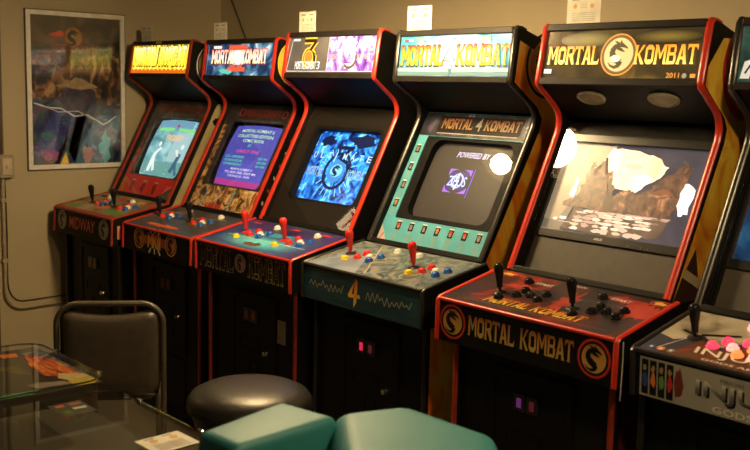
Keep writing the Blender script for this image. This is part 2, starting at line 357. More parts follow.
def button(parent, pl, u, v, col):
    o = None
    key = (col,)
    if key not in _bmesh:
        mb = MB(); mb.lathe([(.0172, -.002), (.0175, .004), (.0160, .0062), (.0138, .0066), (.0136, .0105), (.0120, .0140), (.0085, .0163), (.004, .0172), (.001, .0174)], n=20)
        o = mb.build('button', BTN[col], parent, smooth=True); _bmesh[key] = o.data
    else:
        o = bpy.data.objects.new('button', _bmesh[key]); COL.objects.link(o); o.parent = parent
    q = pl.normal().to_track_quat('Z', 'Y'); o.matrix_local = Matrix.Translation(pl(u, v, 0)) @ q.to_matrix().to_4x4()
    o['label'] = {'litpink': 'glowing pink', 'litorange': 'glowing orange', 'litwhite': 'glowing pale rose'}.get(col, col) + ' push button'
    return o
def joystick(parent, pl, u, v, col):
    m = BTN[col]; n = (pl.normal() * .75 + Vector((0, 0, .4))).normalized(); c = pl(u, v, 0)
    j = MB().lathe([(.0050, .0), (.0050, .016), (.0095, .018), (.0100, .030), (.0118, .048), (.0148, .066), (.0166, .080), (.0162, .089), (.0125, .097), (.006, .1005), (.001, .1012)], c, 20, n).build('joystick', m, parent, smooth=True)
    j['label'] = col + ' bat-top joystick'
    MB().lathe([(.021, -.001), (.0215, .003), (.018, .0050), (.009, .0062), (.006, .007)], c, 24, pl.normal()).build('dust_washer', m if parent.parent and 'purple' in parent.parent['label'] else BLACK_TRIM, j, smooth=True)
def ring_plate(mb, pl, u0, u1, v0, v1, hu0, hu1, hv0, hv1, a, b, rad=.03, mi=0, k=6):
    """plate with a round-cornered opening"""
    inn, out = [], []
    cs = [((hu1 - rad), (hv1 - rad), 0, (u1, v1)), ((hu0 + rad), (hv1 - rad), 90, (u0, v1)), ((hu0 + rad), (hv0 + rad), 180, (u0, v0)), ((hu1 - rad), (hv0 + rad), 270, (u1, v0))]
    for cx, cy, a0, (ox, oy) in cs:
        for i in range(k + 1):
            t = math.radians(a0 + 90 * i / k); x, y = cx + rad * math.cos(t), cy + rad * math.sin(t); inn.append((x, y))
            if i < k / 2: o2 = (ox, y) if a0 in (0, 180) else (x, oy)
            elif i > k / 2: o2 = (x, oy) if a0 in (0, 180) else (ox, y)
            else: o2 = (ox, oy)
            out.append(o2)
    n = len(inn); v = [pl(*p, a) for p in inn] + [pl(*p, a) for p in out] + [pl(*p, b) for p in inn] + [pl(*p, b) for p in out]
    f = []
    for i in range(n):
        j = (i + 1) % n
        f += [(2 * n + i, 3 * n + i, 3 * n + j, 2 * n + j), (i, j, n + j, n + i), (i, 2 * n + i, 2 * n + j, j), (n + i, n + j, 3 * n + j, 3 * n + i)]
    return mb.add(v, f, mi)
class Tube:
    """face of a picture tube: U,V in 0..1, bulging to the front with bowed edges"""
    def __init__(s, pl, u0, u1, v0, v1, off, bulge=.014, bow=.045): s.pl, s.c = pl, ((u0 + u1) / 2, (v0 + v1) / 2); s.h = ((u1 - u0) / 2, (v1 - v0) / 2); s.off, s.b, s.w = off, bulge, bow
    def __call__(s, U, V, off=0):
        x, y = U * 2 - 1, V * 2 - 1
        return s.pl(s.c[0] + s.h[0] * x * (1 - s.w * y * y), s.c[1] + s.h[1] * y * (1 - s.w * x * x), s.off + s.b * (1 - (x * x + y * y) / 2) + off)
    def mesh(s, n=14):
        mb = MB(); v = [s(i / n, j / n) for j in range(n + 1) for i in range(n + 1)]
        mb.add(v, [(j * (n + 1) + i, j * (n + 1) + i + 1, (j + 1) * (n + 1) + i + 1, (j + 1) * (n + 1) + i) for j in range(n) for i in range(n)]); return mb

DEPTH = .80   # body depth behind the marquee line is kept inside the wall
def cabinet(i):
    p = CABS[i]; sp = SPEC[i]; w = p['w']; a, b, c, d, e, f = (p[k] for k in 'abcdef')
    back = 1.16 if i != 3 else 1.14
    if i in (1, 2): back = 1.14
    root = thing('arcade_cabinet', sp['label'], 'arcade machine', (p['x'], 2.3, 0), p['ya'], 'upright arcade cabinets in a row along the back wall')
    T = .019
    gy = e[1] * 0 + e[0] + .055
    top_edge = [(back, a[1] - .30 * (back - a[0] - .03)), (a[0] + .03, a[1] - .002)]
    front = fillet([a, b, c, d], {1: .012, 2: .075}, 7)
    low = [(gy, e[1] - .04), (gy, .0)]
    prof = top_edge + front + [(d[0] - .004, d[1] - .05)] + low + [(back, 0)]
    for side, x0, x1 in (('L', 0, T), ('R', w - T, w)):
        sidep = MB().prism(prof, x0, x1).build('side_panel', BLACK, root)
        xc = (x0 + x1) / 2
        tr = strip_sweep([(a[0] + .05, a[1] - .008), (a[0] + .028, a[1] - .002), (a[0] + .010, a[1] - .001)] + [(a[0] - .0, a[1] - .012)] + front[1:], xc, .0120, .009)
        tr.build('edge_trim', sp['trim'], sidep, smooth=True)
        lt = strip_sweep([(gy, f[1] - .005), (gy, .0)], xc, .0105, .007); lt.build('lower_edge_trim', sp['ltrim'], sidep, smooth=True)
    # closed body boards between the sides
    mb = MB(); mb.box(T, w - T, back - .02, back, .02, top_edge[0][1] - .01); mb.build('back_board', BLACK_IN, root)
    te = top_edge[0]; mb = MB(); mb.prism([(a[0] + .004, a[1] - .006), (a[0] + .03, a[1] - .006), (te[0] - .02, te[1] - .006), (te[0] - .02, te[1] - .024), (a[0] + .004, a[1] - .026)], T, w - T); mb.build('top_board', BLACK, root)
    fp = MB().box(T, w - T, gy + .018, gy + .034, .0, f[1] + .02).build('front_board', BLACK, root)
    # ---- marquee
    mq = Plane(b, a); L = mq.L
    MB().add(*plate(mq, T, w - T, L - .020, L + .004, -.014, .006)).build('marquee_retainer', BROWN_METAL, root, bevel=.003)
    MB().add(*plate(mq, T, w - T, -.004, .020, -.014, .006)).build('marquee_retainer', BROWN_METAL, root, bevel=.003)
    mqs = MB().add(*plate(mq, T + .002, w - T - .002, .018, L - .018, -.010, -.004)).build('marquee', marquee_mats(i), root)
    # ---- speaker board under the head
    sp_pl = Plane(c, b, 0, 0)
    spk = MB().prism([(b[0] + .006, b[1] - .002), (b[0] + .02, b[1] + .012), (c[0] + .03, c[1] + .012), (c[0] + .012, c[1] - .006)], T, w - T).build('speaker_board', BLACK_METAL, root)
    # ---- glass plane
    gp = Plane(d, c, 0, 0); GL = gp.L
    gr = MB(); gp.plate(gr, T, w - T, -.004, .018, -.02, .004); gr.build('pane_retainer', BLACK, root, bevel=.003)
    g = MB(); g.add([gp(T, .016, -.012), gp(w - T, .016, -.012), gp(w - T, GL - .01, -.012), gp(T, GL - .01, -.012)], [(0, 1, 2, 3)]); g.build('screen_pane', PANE, root)
    # ---- control panel box
    dl = p['dl']; x0, x1 = -dl, w + p.get('dr', dl)
    hinge = (d[0] - .006, d[1] - .002)
    bx = [hinge, e, f, (gy + .06, f[1] - .0), (d[0] + .01, f[1] + .03), (d[0] + .01, d[1] - .02)]
    if dl < .005: x0, x1 = -.001, w + .001
    cpb = MB().prism(bx, x0, x1).build('control_panel', BLACK_METAL, root)
    tw = .009
    for xc in (x0 + tw * .6, x1 - tw * .6):
        strip_sweep([hinge, (e[0] + .010, e[1] + .002), (e[0], e[1] - .008), f], xc, tw, .006).build('panel_edge_trim', sp['ptrim'], cpb, smooth=True)
    # trim along the front top edge
    fm = MB(); fm.tube([(x0 + tw * 1.4, e[0] + .002, e[1] - .003), (x1 - tw * 1.4, e[0] + .002, e[1] - .003)], .0075, 10); fm.build('panel_front_trim', sp['ptrim'], cpb, smooth=True)
    tp = Plane(e, hinge, 0, .0006); fr = Plane(f, e, 0, .0006)
    return dict(root=root, mq=mq, mqs=mqs, gp=gp, cp=cpb, tp=tp, fr=fr, x0=x0, x1=x1, w=w, T=T, gy=gy, spk=spk, front=fp, p=p, prof=prof, back=back)
def plate(pl, u0, u1, v0, v1, a, b):
    v = [pl(u, w, o) for u in (u0, u1) for w in (v0, v1) for o in (a, b)]
    return v, [(0, 1, 3, 2), (4, 6, 7, 5), (0, 4, 5, 1), (2, 3, 7, 6), (0, 2, 6, 4), (1, 5, 7, 3)]
def marquee_mats(i):
    if i == 1: return art('yellow_lit_sheet', [(.3, (.66, .42, .01)), (.5, (.95, .74, .05)), (.7, (1, .92, .25))], 8, (3, 1, .6), emit=1.3, rough=.2)
    if i == 2: return art('blue_lit_sheet', [(.36, (.004, .010, .035)), (.52, (.018, .06, .17)), (.64, (.12, .30, .52)), (.76, (.70, .88, 1))], 9, emit=.75, rough=.15)
    if i == 3: return art('charcoal_lit_sheet', [(.3, (.05, .045, .04)), (.7, (.085, .075, .065))], 6, emit=.9, rough=.15)
    if i == 4: return art('pale_blue_lit_sheet', [(.34, (.03, .20, .27)), (.50, (.16, .46, .54)), (.64, (.60, .88, .90)), (.8, (1, 1, .92))], 4.2, (1, 1, 1), emit=1.0, rough=.15)
    if i == 5: return art('dark_brown_lit_sheet', [(.35, (.035, .026, .014)), (.6, (.07, .05, .02)), (.8, (.22, .14, .04))], 4, (1, 1, 1), emit=.75, rough=.15)
    return art('dim_green_lit_sheet', [(.3, (.01, .02, .02)), (.7, (.05, .12, .10))], 10, emit=.5, rough=.15)
def coin_door(C, v=0, lit=None, pad=.005, plate_right=False):
    """coin door with pricing windows, lock and return flaps on the lower front"""
    gy = C['gy'] + .018; w = C['w']; x0, x1 = w * .5 - .155, w * .5 + .155; z1, z0 = .775, .36
    F = Plane((gy, z0), (gy, z1), x0)
    W_, H_ = x1 - x0, z1 - z0
    rim = MB(); ring_plate(rim, F, -.012, W_ + .012, -.012, H_ + .012, .010, W_ - .010, .010, H_ - .010, -.001, .010, rad=.03); dr = rim.build('coin_door', BLACK_METAL, C['root'], bevel=.002)
    m = MB(); m.add(*plate(F, .008, W_ - .008, .008, H_ - .008, -.001, .005)); m.build('door_plate', BLACK_METAL, dr)
    for k in (0, 1):
        u = W_ * .30 + k * .052
        c = lit[k] if lit else None
        wdw = MB(); wdw.add(*plate(F, u, u + .045, H_ - .118, H_ - .060, .004, .014)); o = wdw.build('coin_slot', BLACK_TRIM, dr, bevel=.002)
        pm = c or solid('dull_red_window', (.34, .04, .03), .25)
        A = Art(Plane((gy, z0), (gy, z1), x0, .0145)); A.rect(u + .014, u + .034, H_ - .106, H_ - .074, pm); A.build('price_window', o)
    for k in (0, 1):
        u = W_ * .30 + k * .056
        fl = MB(); fl.add(*plate(F, u, u + .046, .075, .125, .004, .012)); fl.build('return_flap', BLACK_METAL, dr, bevel=.003)
    m = MB(); ring_plate(m, F, W_ * .18, W_ * .18 + .15, .165, .225, W_ * .18 + .006, W_ * .18 + .144, .171, .219, .004, .008, rad=.005); m.build('raised_panel', BLACK_METAL, dr)
    MB().lathe([(.013, 0), (.013, .008), (.010, .012), (.010, .018), (.004, .0185)], F(W_ - .055, H_ * .43, .004), 16, F.normal()).build('lock', CHROME, dr, smooth=True)
    m = MB(); ring_plate(m, F, -.0, W_, -.30, -.035, .012, W_ - .012, -.288, -.047, -.001, .006, rad=.02); m.build('cash_door_rim', BLACK_METAL, C['root'], bevel=.002)
    return dr

# buttons are laid out per player; (du, dv) measured on the cabinet panels
MKSET = [(.058, .006, 'red'), (.060, .056, 'red'), (.108, .028, 'white'), (.146, .052, 'blue'), (.134, .000, 'blue')]

def screen(C, u0, u1, v0, v1, off, m, name='picture_tube'):
    t = Tube(C['gp'], u0, u1, v0, v1, off); o = t.mesh().build(name, m, C['root'], smooth=True); return t, o

# ================= cabinet 1: yellow marquee =================
C = cabinet(1); w, T = C['w'], C['T']; GL = C['gp'].L
ylet = fade('yellow_lit_letters', [(0, (1, .76, .02)), (.5, (1, .90, .12)), (1, (1, .97, .60))], 1.35); dkl = glow('amber_shadow_lit', (.22, .11, .0), .9)
A = Art(C['mq']); A.mk('MORTAL', .042, .058, .268, .116, dkl, 1, grow=.055); A.mk('KOMBAT', .335, .058, .275, .116, dkl, 1, grow=.055)
A.rect(.021, w - .021, .020, .046, glow('orange_lit_strip', (.9, .18, .01), .9), 1)
for k in range(13): A.poly([(.04 + .045 * k, .046), (.075 + .045 * k, .046), (.058 + .045 * k, .036)], glow('yellow_lit_spikes', (1, .8, .1), 1.1), 2)
A.line([(.320, .165), (.316, .13), (.312, .095), (.318, .07)], .014, glow('dark_amber_gap', (.10, .03, .0), .6), 2, .006)
A.build('marquee_artwork', C['mqs'])
A = Art(C['mq']); A.mk('MORTAL', .045, .062, .262, .108, ylet, 3, grow=-.035); A.mk('KOMBAT', .338, .062, .268, .108, ylet, 3, grow=-.035); A.build('marquee_lettering', C['mqs'])
MB().add(*plate(C['mq'], .285, .345, C['mq'].L - .012, C['mq'].L - .0005, .0062, .009)).build('marquee_clip', solid('orange_tape', (.7, .35, .06), .6), C['mqs'])
# bezel card
RDCARD = art('red_printed_card', [(.3, (.78, .022, .015)), (.6, (.88, .035, .02)), (.8, (.90, .09, .03))], 10)
DKCARD = art('dark_stone_card', [(.3, (.03, .028, .026)), (.55, (.09, .085, .08)), (.75, (.22, .20, .19))], 14)
def bezel(C, mat, hu0, hu1, hv0, hv1, a=-.034, b=-.028, rad=.03):
    mb = MB(); ring_plate(mb, C['gp'], C['T'], C['w'] - C['T'], .005, C['gp'].L - .004, hu0, hu1, hv0, hv1, a, b, rad); o = mb.build('screen_bezel', mat, C['root']); return o
bz = bezel(C, DKCARD, .088, .560, .150, .512)
bp = Plane(C['p']['d'], C['p']['c'], 0, -.0275)
A = Art(bp)
A.rect(T, w - T, .008, .140, RDCARD, 1)
A.poly([(.44, .008), (w - T, .008), (w - T, .12), (.56, .09)], INK, 2)
for k in range(5): A.line([(.50 + .018 * k, .012), (.53 + .02 * k, .10)], .003, WHITE, 3)
A.poly([(T, .14), (.065, .14), (.085, .34), (T, .22)], RDCARD, 1); A.poly([(w - .065, .14), (w - T, .14), (w - T, .52), (w - .05, .42)], RDCARD, 1)
A.poly([(T, .008), (.08, .008), (.05, .13), (T, .11)], ORANGE, 2)
for k in range(3):
    u = .13 + k * .125
    A.rect(u, u + .042, .106, .112, WHITE, 2); A.blob(u + .02, .072, .016, .028, INK, 3); A.blob(u + .022, .072, .007, .02, RED, 4)
for k in range(4): A.blob(.042 + .004 * k, .24 + .05 * k, .016, .022, [TAN, ORANGE, GREYINK, RED][k], 2); A.blob(w - .043, .20 + .06 * k, .014, .022, [TAN, ORANGE, INK, TAN][k], 2)
for u in (.12, .50): A.ring(u, GL - .052, .024, .006, RED, 2)
A.line([(.14, GL - .09), (.50, GL - .09)], .003, GREYINK, 2)
A.build('bezel_artwork', bz)
A = Art(bp); A.mk('MORTALKOMBAT', .16, GL - .075, .30, .045, solid('dim_red_ink', (.20, .03, .02), .4), 3); A.build('bezel_lettering', bz)
scr = art('aqua_lit_screen', [(.25, (.05, .22, .26)), (.5, (.16, .42, .48)), (.75, (.42, .75, .80))], 7, (1, 1, 2.0), emit=.95, rough=.25)
t, so = screen(C, .092, .556, .150, .515, -.062, scr)
A = Art(t, sub=4)
A.rect(0.01, .99, .80, .99, glow('blue_lit_sky', (.20, .42, .62), .9), 1)
A.rect(.55, .97, .28, .78, glow('pale_lit_wall', (.45, .70, .74), .9), 1); A.rect(.02, .98, .03, .26, glow('sea_green_lit_floor', (.18, .45, .42), .85), 1)
A.rect(.06, .44, .80, .855, glow('green_lit_bar', (.25, .85, .25), 1), 3); A.rect(.55, .94, .80, .855, glow('green_lit_bar', (.25, .85, .25), 1), 3)
A.disc(.5, .89, .03, glow('red_lit_dot', (.6, .05, .05), .9), 3)
pal = glow('white_lit_shape', (.85, .95, .9), 1.1); dk = glow('slate_lit_shape', (.05, .16, .26), .8)
A.line([(.20, .08), (.22, .25), (.24, .40)], .075, pal, 4); A.line([(.23, .38), (.33, .50)], .05, pal, 4); A.disc(.27, .56, .032, pal, 4, .042); A.line([(.24, .30), (.33, .10)], .055, pal, 4)
A.line([(.74, .10), (.78, .28), (.80, .42)], .075, dk, 4); A.disc(.80, .54, .03, pal, 4, .04); A.line([(.78, .26), (.88, .06)], .05, dk, 4); A.line([(.78, .38), (.70, .48)], .04, pal, 4)
A.build('picture', so)
A = Art(t); A.text('FIGHT!', .36, .62, .36, .11, glow('orange_lit_letters', (1, .45, .15), 1.2), 6)
A.build('picture_lettering', so)
# control panel
MK1TOP = art('tan_painted_panel', [(.30, (.16, .10, .04)), (.5, (.34, .23, .10)), (.68, (.42, .30, .14)), (.8, (.30, .10, .04))], 9)
tp = C['tp']; PL = tp.L
A = Art(tp); A.rect(C['x0'] + .018, C['x1'] - .018, .008, PL - .012, MK1TOP, 1)
A.rect(C['x0'] + .018, C['x1'] - .018, .008, .035, DEEP_RED, 2)
for k in range(5): A.blob(.08 + .13 * k, .09 + random.uniform(-.02, .03), .06, .030, [GREEN, TAN, ORANGE, GREEN, GREEN][k], 2)
for k in range(6): A.blob(.07 + .105 * k, .27, .045, .022, [INK, GREEN, RED, INK, GOLD, RED][k], 2)
A.build('panel_artwork', C['cp'])
for pu in (.165, .425):
    v0 = .142; joystick(C['cp'], tp, pu - .02, v0 + .012, 'black'); button(C['cp'], tp, pu - .015, .262, 'white')
    for du, dv, cc in MKSET: button(C['cp'], tp, pu + du - .012, v0 + dv, cc)
fr = C['fr']
A = Art(fr); bei = solid('beige_ring_ink', (.60, .54, .38), .5)
for u in (.085, w - .075):
    A = Art(fr); A.ring(u, .075, .052, .006, bei, 2); A.dragon(u, .075, .048, solid('dim_beige_ink', (.42, .36, .24), .5), INK, None, 2); A.build('panel_emblem', C['cp'])
A = Art(fr); A.text('MIDWAY', .175, .040, .300, .066, solid('dull_red_letters', (.75, .14, .08), .5), 2, slant=.06); A.build('maker_lettering', C['cp'])
# right side art
def side_art(C, shapes, name='side_artwork'):
    """printed shapes on the outer right side; frame u = y, v = z"""
    fr = Wallframe((C['w'] + .0002, 0, 0), (0, 1, 0), (0, 0, 1))
    A = Art(fr); shapes(A); side = [o for o in C['root'].children if o.name.startswith('side_panel')][-1]
    return A.build(name, side)
def inset(prof, k=.010):
    return [(y + k if y < .9 else y - .01, z) for y, z in prof]
def s1(A):
    pr = C['prof']; OL = art('olive_side_print', [(.3, (.30, .25, .12)), (.6, (.42, .35, .18)), (.8, (.52, .42, .22))], 4)
    A.poly([(.712, 1.565), (.690, 1.53), (.425, 1.02), (.10, .93), (1.08, .93), (1.08, 1.56)], OL, 1)
    A.ring(.700, 1.77, .125, .007, WHITE, 2); A.disc(.700, 1.77, .110, solid('cream_disc_ink', (.62, .48, .22), .5), 2)
    A.disc(.80, 1.35, .10, solid('cream_disc_ink', (.62, .48, .22), .5), 2, .15); A.blob(.735, 1.46, .05, .04, INK, 3); A.blob(.705, 1.37, .022, .06, INK, 3); A.blob(.60, 1.16, .03, .06, INK, 3)
    for k in range(5): A.blob(.45 + .03 * k, .97 + .05 * k, .012, .016, ORANGE, 3)
side_art(C, s1)
coin_door(C)
# small loose red tag and cash meter on panel side
m = MB(); m.box(w + C['p']['dl'] + .0005, w + C['p']['dl'] + .006, .085, .100, .865, .935); o = m.build('side_reflector', solid('pale_red_glowing_strip', (.7, .20, .12), .4, emit=(.8, .2, .12), es=.12), C['cp']); o['label'] = 'pale red strip on the panel side'  # strip is given a faint glow of its own

# ================= cabinet 2: blue marquee =================
C = cabinet(2); w, T = C['w'], C['T']; GL = C['gp'].L
A = Art(C['mq']); r2 = glow('red_lit_numeral', (.85, .13, .05), .95)
for u in (.285, .345): A.rect(u - .020, u + .020, .055, .165, r2, 1)
A.rect(.235, .395, .150, .175, r2, 1); A.rect(.235, .395, .040, .062, r2, 1)
A.rect(.255, .375, .075, .148, glow('white_lit_glow', (1, .93, .85), 1.1), 2)
A.rect(.090, .165, .158, .172, glow('white_lit_tag', (1, .95, .9), 1.0), 2)
A.blob(.22, .040, .06, .014, glow('green_lit_spot', (.15, .8, .6), .8), 1); A.line([(.035, .025), (.045, .17)], .004, WHITE, 1)
A.mk('MORTAL', .080, .078, .225, .075, glow('dark_red_edge_lit', (.5, .03, .03), .7), 3, grow=.05); A.mk('KOMBAT', .355, .078, .225, .075, glow('dark_red_edge_lit', (.5, .03, .03), .7), 3, grow=.05)
A.build('marquee_artwork', C['mqs'])
pk = fade('cream_to_red_lit_letters', [(0, (1, .85, .45)), (.45, (1, .9, .75)), (1, (1, .35, .25))], 1.25)
A = Art(C['mq']); A.mk('MORTAL', .083, .081, .220, .070, pk, 5); A.mk('KOMBAT', .358, .081, .220, .070, pk, 5); A.build('marquee_lettering', C['mqs'])
bz = bezel(C, art('dark_blue_grey_card', [(.3, (.012, .012, .013)), (.6, (.035, .035, .038)), (.8, (.09, .09, .10))], 12), .095, .560, .160, .525)
bp = Plane(C['p']['d'], C['p']['c'], 0, -.0275)
A = Art(bp); crowd = art('warm_painted_crowd', [(.32, (.02, .014, .010)), (.45, (.18, .09, .04)), (.55, (.75, .40, .14)), (.68, (.95, .80, .45))], 26, (1, 1, 1))
A.rect(T, w - T, .008, .150, crowd, 1); A.blob(.24, .035, .075, .018, RED, 2)
for k in range(9): A.line([(.07 + .062 * k, .012), (.075 + .062 * k, .07 + .03 * (k % 3)), (.06 + .064 * k, .145)], .010, [TAN, SKYB, GOLD, TAN, ORANGE, SKYB, GOLD, TAN, ORANGE][k], 2, .003)
A.poly([(T, .15), (.055, .15), (.06, .50), (T, .50)], crowd, 1); A.poly([(w - .055, .15), (w - T, .15), (w - T, .56), (w - .048, .56)], crowd, 1)
A.line([(.04, .42), (.14, GL - .02)], .006, solid('dim_blue_ink', (.06, .09, .14), .4), 2); A.line([(.43, GL - .10), (.47, GL - .01)], .010, solid('dim_violet_ink', (.07, .06, .13), .4), 2)
A.ring(.15, GL - .055, .022, .005, RED, 2); A.ring(.53, GL - .055, .022, .005, RED, 2); A.line([(.14, GL - .098), (.52, GL - .100)], .003, GREYINK, 2)
A.build('bezel_artwork', bz)
A = Art(bp); A.mk('MORTALKOMBAT', .19, GL - .078, .30, .045, solid('dim_red_ink', (.20, .03, .02), .4), 3); A.build('bezel_lettering', bz)
scr = art('violet_lit_screen', [(.3, (.05, .06, .38)), (.7, (.09, .09, .52))], 4, emit=.85, rough=.2)
t, so = screen(C, .098, .560, .160, .520, -.062, scr)
A = Art(t); gy_ = glow('lime_lit_text', (.55, .95, .45), 1.0); rd = glow('red_lit_text', (.85, .08, .25), .95); gn = glow('green_lit_text', (.10, .75, .35), .95); wt = glow('white_lit_text', (.85, .80, .95), 1.0)
A.text('MORTAL KOMBAT II', .16, .885, .64, .05, gy_); A.text('COLLECTORS EDITION', .12, .80, .70, .05, gy_); A.text('COMIC BOOK', .27, .72, .42, .05, gy_); A.text('BY', .42, .645, .06, .04, gn)
A.text('DIRECT ONE', .24, .545, .44, .05, rd)
for k, (s_, pr_) in enumerate((('U.S. ORDERS', '$3.95'), ('CANADA', '$5.00'), ('OVERSEAS', '$7.00'))): A.text(s_, .06, .46 - .06 * k, .38, .035, gn); A.text(pr_, .72, .46 - .06 * k, .16, .035, gn)
A.text('MORTAL KOMBAT II', .27, .27, .42, .034, wt); A.text('P.O. BOX 7000  DEPT MK', .17, .215, .62, .034, wt); A.text('CHICAGO, IL  60678', .25, .16, .44, .034, wt)
A.build('picture_lettering', so)
A = Art(t, sub=10); A.rect(.01, .99, .02, .11, glow('crimson_lit_band', (.50, .05, .30), .85), 3); A.build('picture', so)
A = Art(tp := C['tp']); PL = tp.L
A.rect(C['x0'] + .018, C['x1'] - .018, .008, PL - .012, art('slate_blue_panel', [(.3, (.030, .034, .045)), (.6, (.055, .058, .07)), (.8, (.10, .10, .10))], 10), 1)
for pu in (.06, .355): A.line([(pu - .04, .21), (pu + .05, .24), (pu + .17, .27)], .006, TAN, 2); A.line([(pu + .10, .28), (pu + .21, .26)], .005, GREEN, 2); A.rect(pu + .01, pu + .18, .115, .235, solid('dark_olive_ink', (.07, .06, .035), .5), 2)
A.mk('MORTALKOMBAT', .16, .045, .26, .032, ORANGE, 3, slant=-.3); A.blob(.30, .06, .15, .018, RED, 2)
A.build('panel_artwork', C['cp'])
for pu in (.055, .352):
    v0 = .165; joystick(C['cp'], tp, pu + .010, v0 + .012, 'black'); button(C['cp'], tp, pu + .125, .285, 'white')
    for du, dv, cc in MKSET: button(C['cp'], tp, pu + du + .008, v0 + dv - .012, cc)
A = Art(C['fr']); orr = solid('orange_red_ring', (.48, .14, .05), .5)
A.rect(.16, .48, .048, .092, solid('deep_red_bar', (.36, .05, .03), .5), 1)
for u in (.165, .475):
    A.disc(u, .07, .050, INK, 2); A.ring(u, .07, .052, .005, GOLD, 3); A.dragon(u, .07, .046, orr, INK, None, 3)
for k in (-1, 0, 1):
    A.line([(.32 + .035 * k, .108), (.32 + .055 * k, .135)], .010, WHITE, 2, .003); A.line([(.32 + .035 * k, .034), (.32 + .055 * k, .008)], .010, WHITE, 2, .003)
A.build('panel_front_artwork', C['cp'])
A = Art(C['fr']); A.mk('MKII', .255, .036, .125, .072, FIRE_INK, 5, gap=.04); A.build('panel_front_lettering', C['cp'])
def s2(A):
    A.disc(.700, 1.78, .115, YEL, 2); A.blob(.86, 1.5, .05, .08, TAN, 1)
    for k in range(7): A.blob(.50 + .035 * k, 1.10 + .06 * k, .006, .010, [TAN, DEEP_RED][k % 2], 2)
side_art(C, s2); coin_door(C)

# ================= cabinet 3: black and purple marquee =================
C = cabinet(3); w, T = C['w'], C['T']; GL = C['gp'].L; ML = C['mq'].L
A = Art(C['mq'])
yo = glow('yellow_outline_lit', (1, .62, .06), 1.1); wh = glow('white_lit', (.95, .93, .88), 1.0)
pur = art('purple_white_lit_print', [(.36, (.05, .01, .18)), (.48, (.20, .09, .48)), (.57, (.52, .34, .80)), (.70, (1, .95, 1))], 22, (1, 1, .6), emit=1.05, rough=.15)
A.rect(.318, w - .024, .026, ML - .024, pur, 1)
three = [(.140, .166), (.228, .166), (.185, .120), (.222, .100), (.225, .070)]
A.line(three, .030, yo, 2); A.line(three, .016, glow('dark_lit', (.05, .03, .01), .6), 3); A.ring(.182, .090, .048, .008, yo, 2)
A.disc(.182, .090, .026, glow('amber_lit_disc', (.7, .28, .05), .9), 4); A.ring(.182, .090, .032, .005, yo, 5)
A.rect(.055, .105, .166, .176, wh, 2)
A.line([(.026, .030), (.05, .17)], .003, wh, 2); A.line([(.318, .026), (.318, ML - .024)], .003, wh, 2); A.line([(.026, .027), (w - .024, .027)], .0025, wh, 2)
ul = [(.430, .155), (.50, .16), (.468, .118), (.51, .085), (.49, .050), (.44, .050)]
A.line(ul, .022, glow('white_lit_numeral', (1, 1, 1), 1.2), 3); A.ring(.470, .085, .048, .013, glow('olive_lit_ring', (.18, .15, .08), .6), 4, a0=-2.4, a1=.4)
A.build('marquee_artwork', C['mqs'])
A = Art(C['mq']); A.mk('MORTALKOMBAT', .088, .036, .155, .036, wh, 6); A.text('3', .25, .036, .02, .036, wh, 6); A.build('marquee_lettering', C['mqs'])
A = Art(C['mq']); A.text('ULTIMATE', .33, .115, .285, .05, wh, 5); A.mk('MORTAL', .33, .08, .10, .022, glow('peach_lit_letters', (.9, .55, .45), .9), 5); A.mk('KOMBAT', .52, .08, .10, .022, glow('peach_lit_letters', (.9, .55, .45), .9), 5); A.build('marquee_lettering', C['mqs'])
bz = bezel(C, solid('glossy_black_bezel', (.016, .014, .012), .35, bump=.1), .090, .575, .130, .510)
mb = MB(); ring_plate(mb, C['gp'], .086, .579, .126, .514, .108, .560, .142, .496, -.060, -.029, .03); mb.build('tube_surround', BLACK_IN, C['root'])
scr = art('electric_blue_lit_screen', [(.34, (.002, .008, .06)), (.47, (.01, .08, .50)), (.58, (.03, .30, 1.0)), (.72, (.25, .75, 1.0))], 22, (1, 1, .8), emit=.95, rough=.2)
t, so = screen(C, .094, .572, .132, .508, -.064, scr)
A = Art(t); dkb = glow('navy_lit', (.004, .012, .08), .8); cy = glow('cyan_lit', (.25, .75, 1.0), 1.0)
for k in range(22):
    a_ = 2 * math.pi * k / 22; A.line([(.5 + .19 * math.cos(a_), .45 + .24 * math.sin(a_)), (.5 + .27 * math.cos(a_), .45 + .36 * math.sin(a_))], .012, cy, 1, .004)
A.blob(.70, .87, .17, .09, dkb, 1); A.blob(.20, .85, .10, .08, dkb, 1)
A.ring(.5, .45, .19, .04, dkb, 2, .25); A.disc(.5, .45, .12, glow('mid_blue_lit', (.05, .28, .75), 1), 2, .16); A.dragon(.5, .45, .10, cy, dkb, None, 3); A.line([(.38, .76), (.63, .76)], .05, dkb, 3); A.line([(.60, .76), (.48, .62), (.62, .56), (.66, .46)], .045, dkb, 3)
A.build('picture', so)
A = Art(t); [A.text(c_, .07 + .113 * k_, .60, .055 if c_ != 'I' else .015, .085, glow('ice_lit_letters', (.50, .78, .95), 1.0), 6) for k_, c_ in enumerate('ULTIMATE')]; A.mk('MORTAL', .06, .36, .26, .12, glow('pale_outline_lit', (.30, .55, .75), .9), 6); A.mk('KOMBAT', .67, .36, .27, .12, glow('pale_outline_lit', (.30, .55, .75), .9), 6)
A.build('picture_lettering', so)
tp = C['tp']; PL = tp.L
A = Art(tp); U3 = fade('blue_panel_print', [(0, (.02, .03, .10)), (.25, (.03, .10, .24)), (.5, (.04, .30, .42)), (.75, (.03, .08, .24)), (1, (.03, .02, .10))], axis='X')
A.rect(C['x0'] + .018, C['x1'] - .018, .010, PL - .012, U3, 1); A.build('panel_artwork', C['cp'])
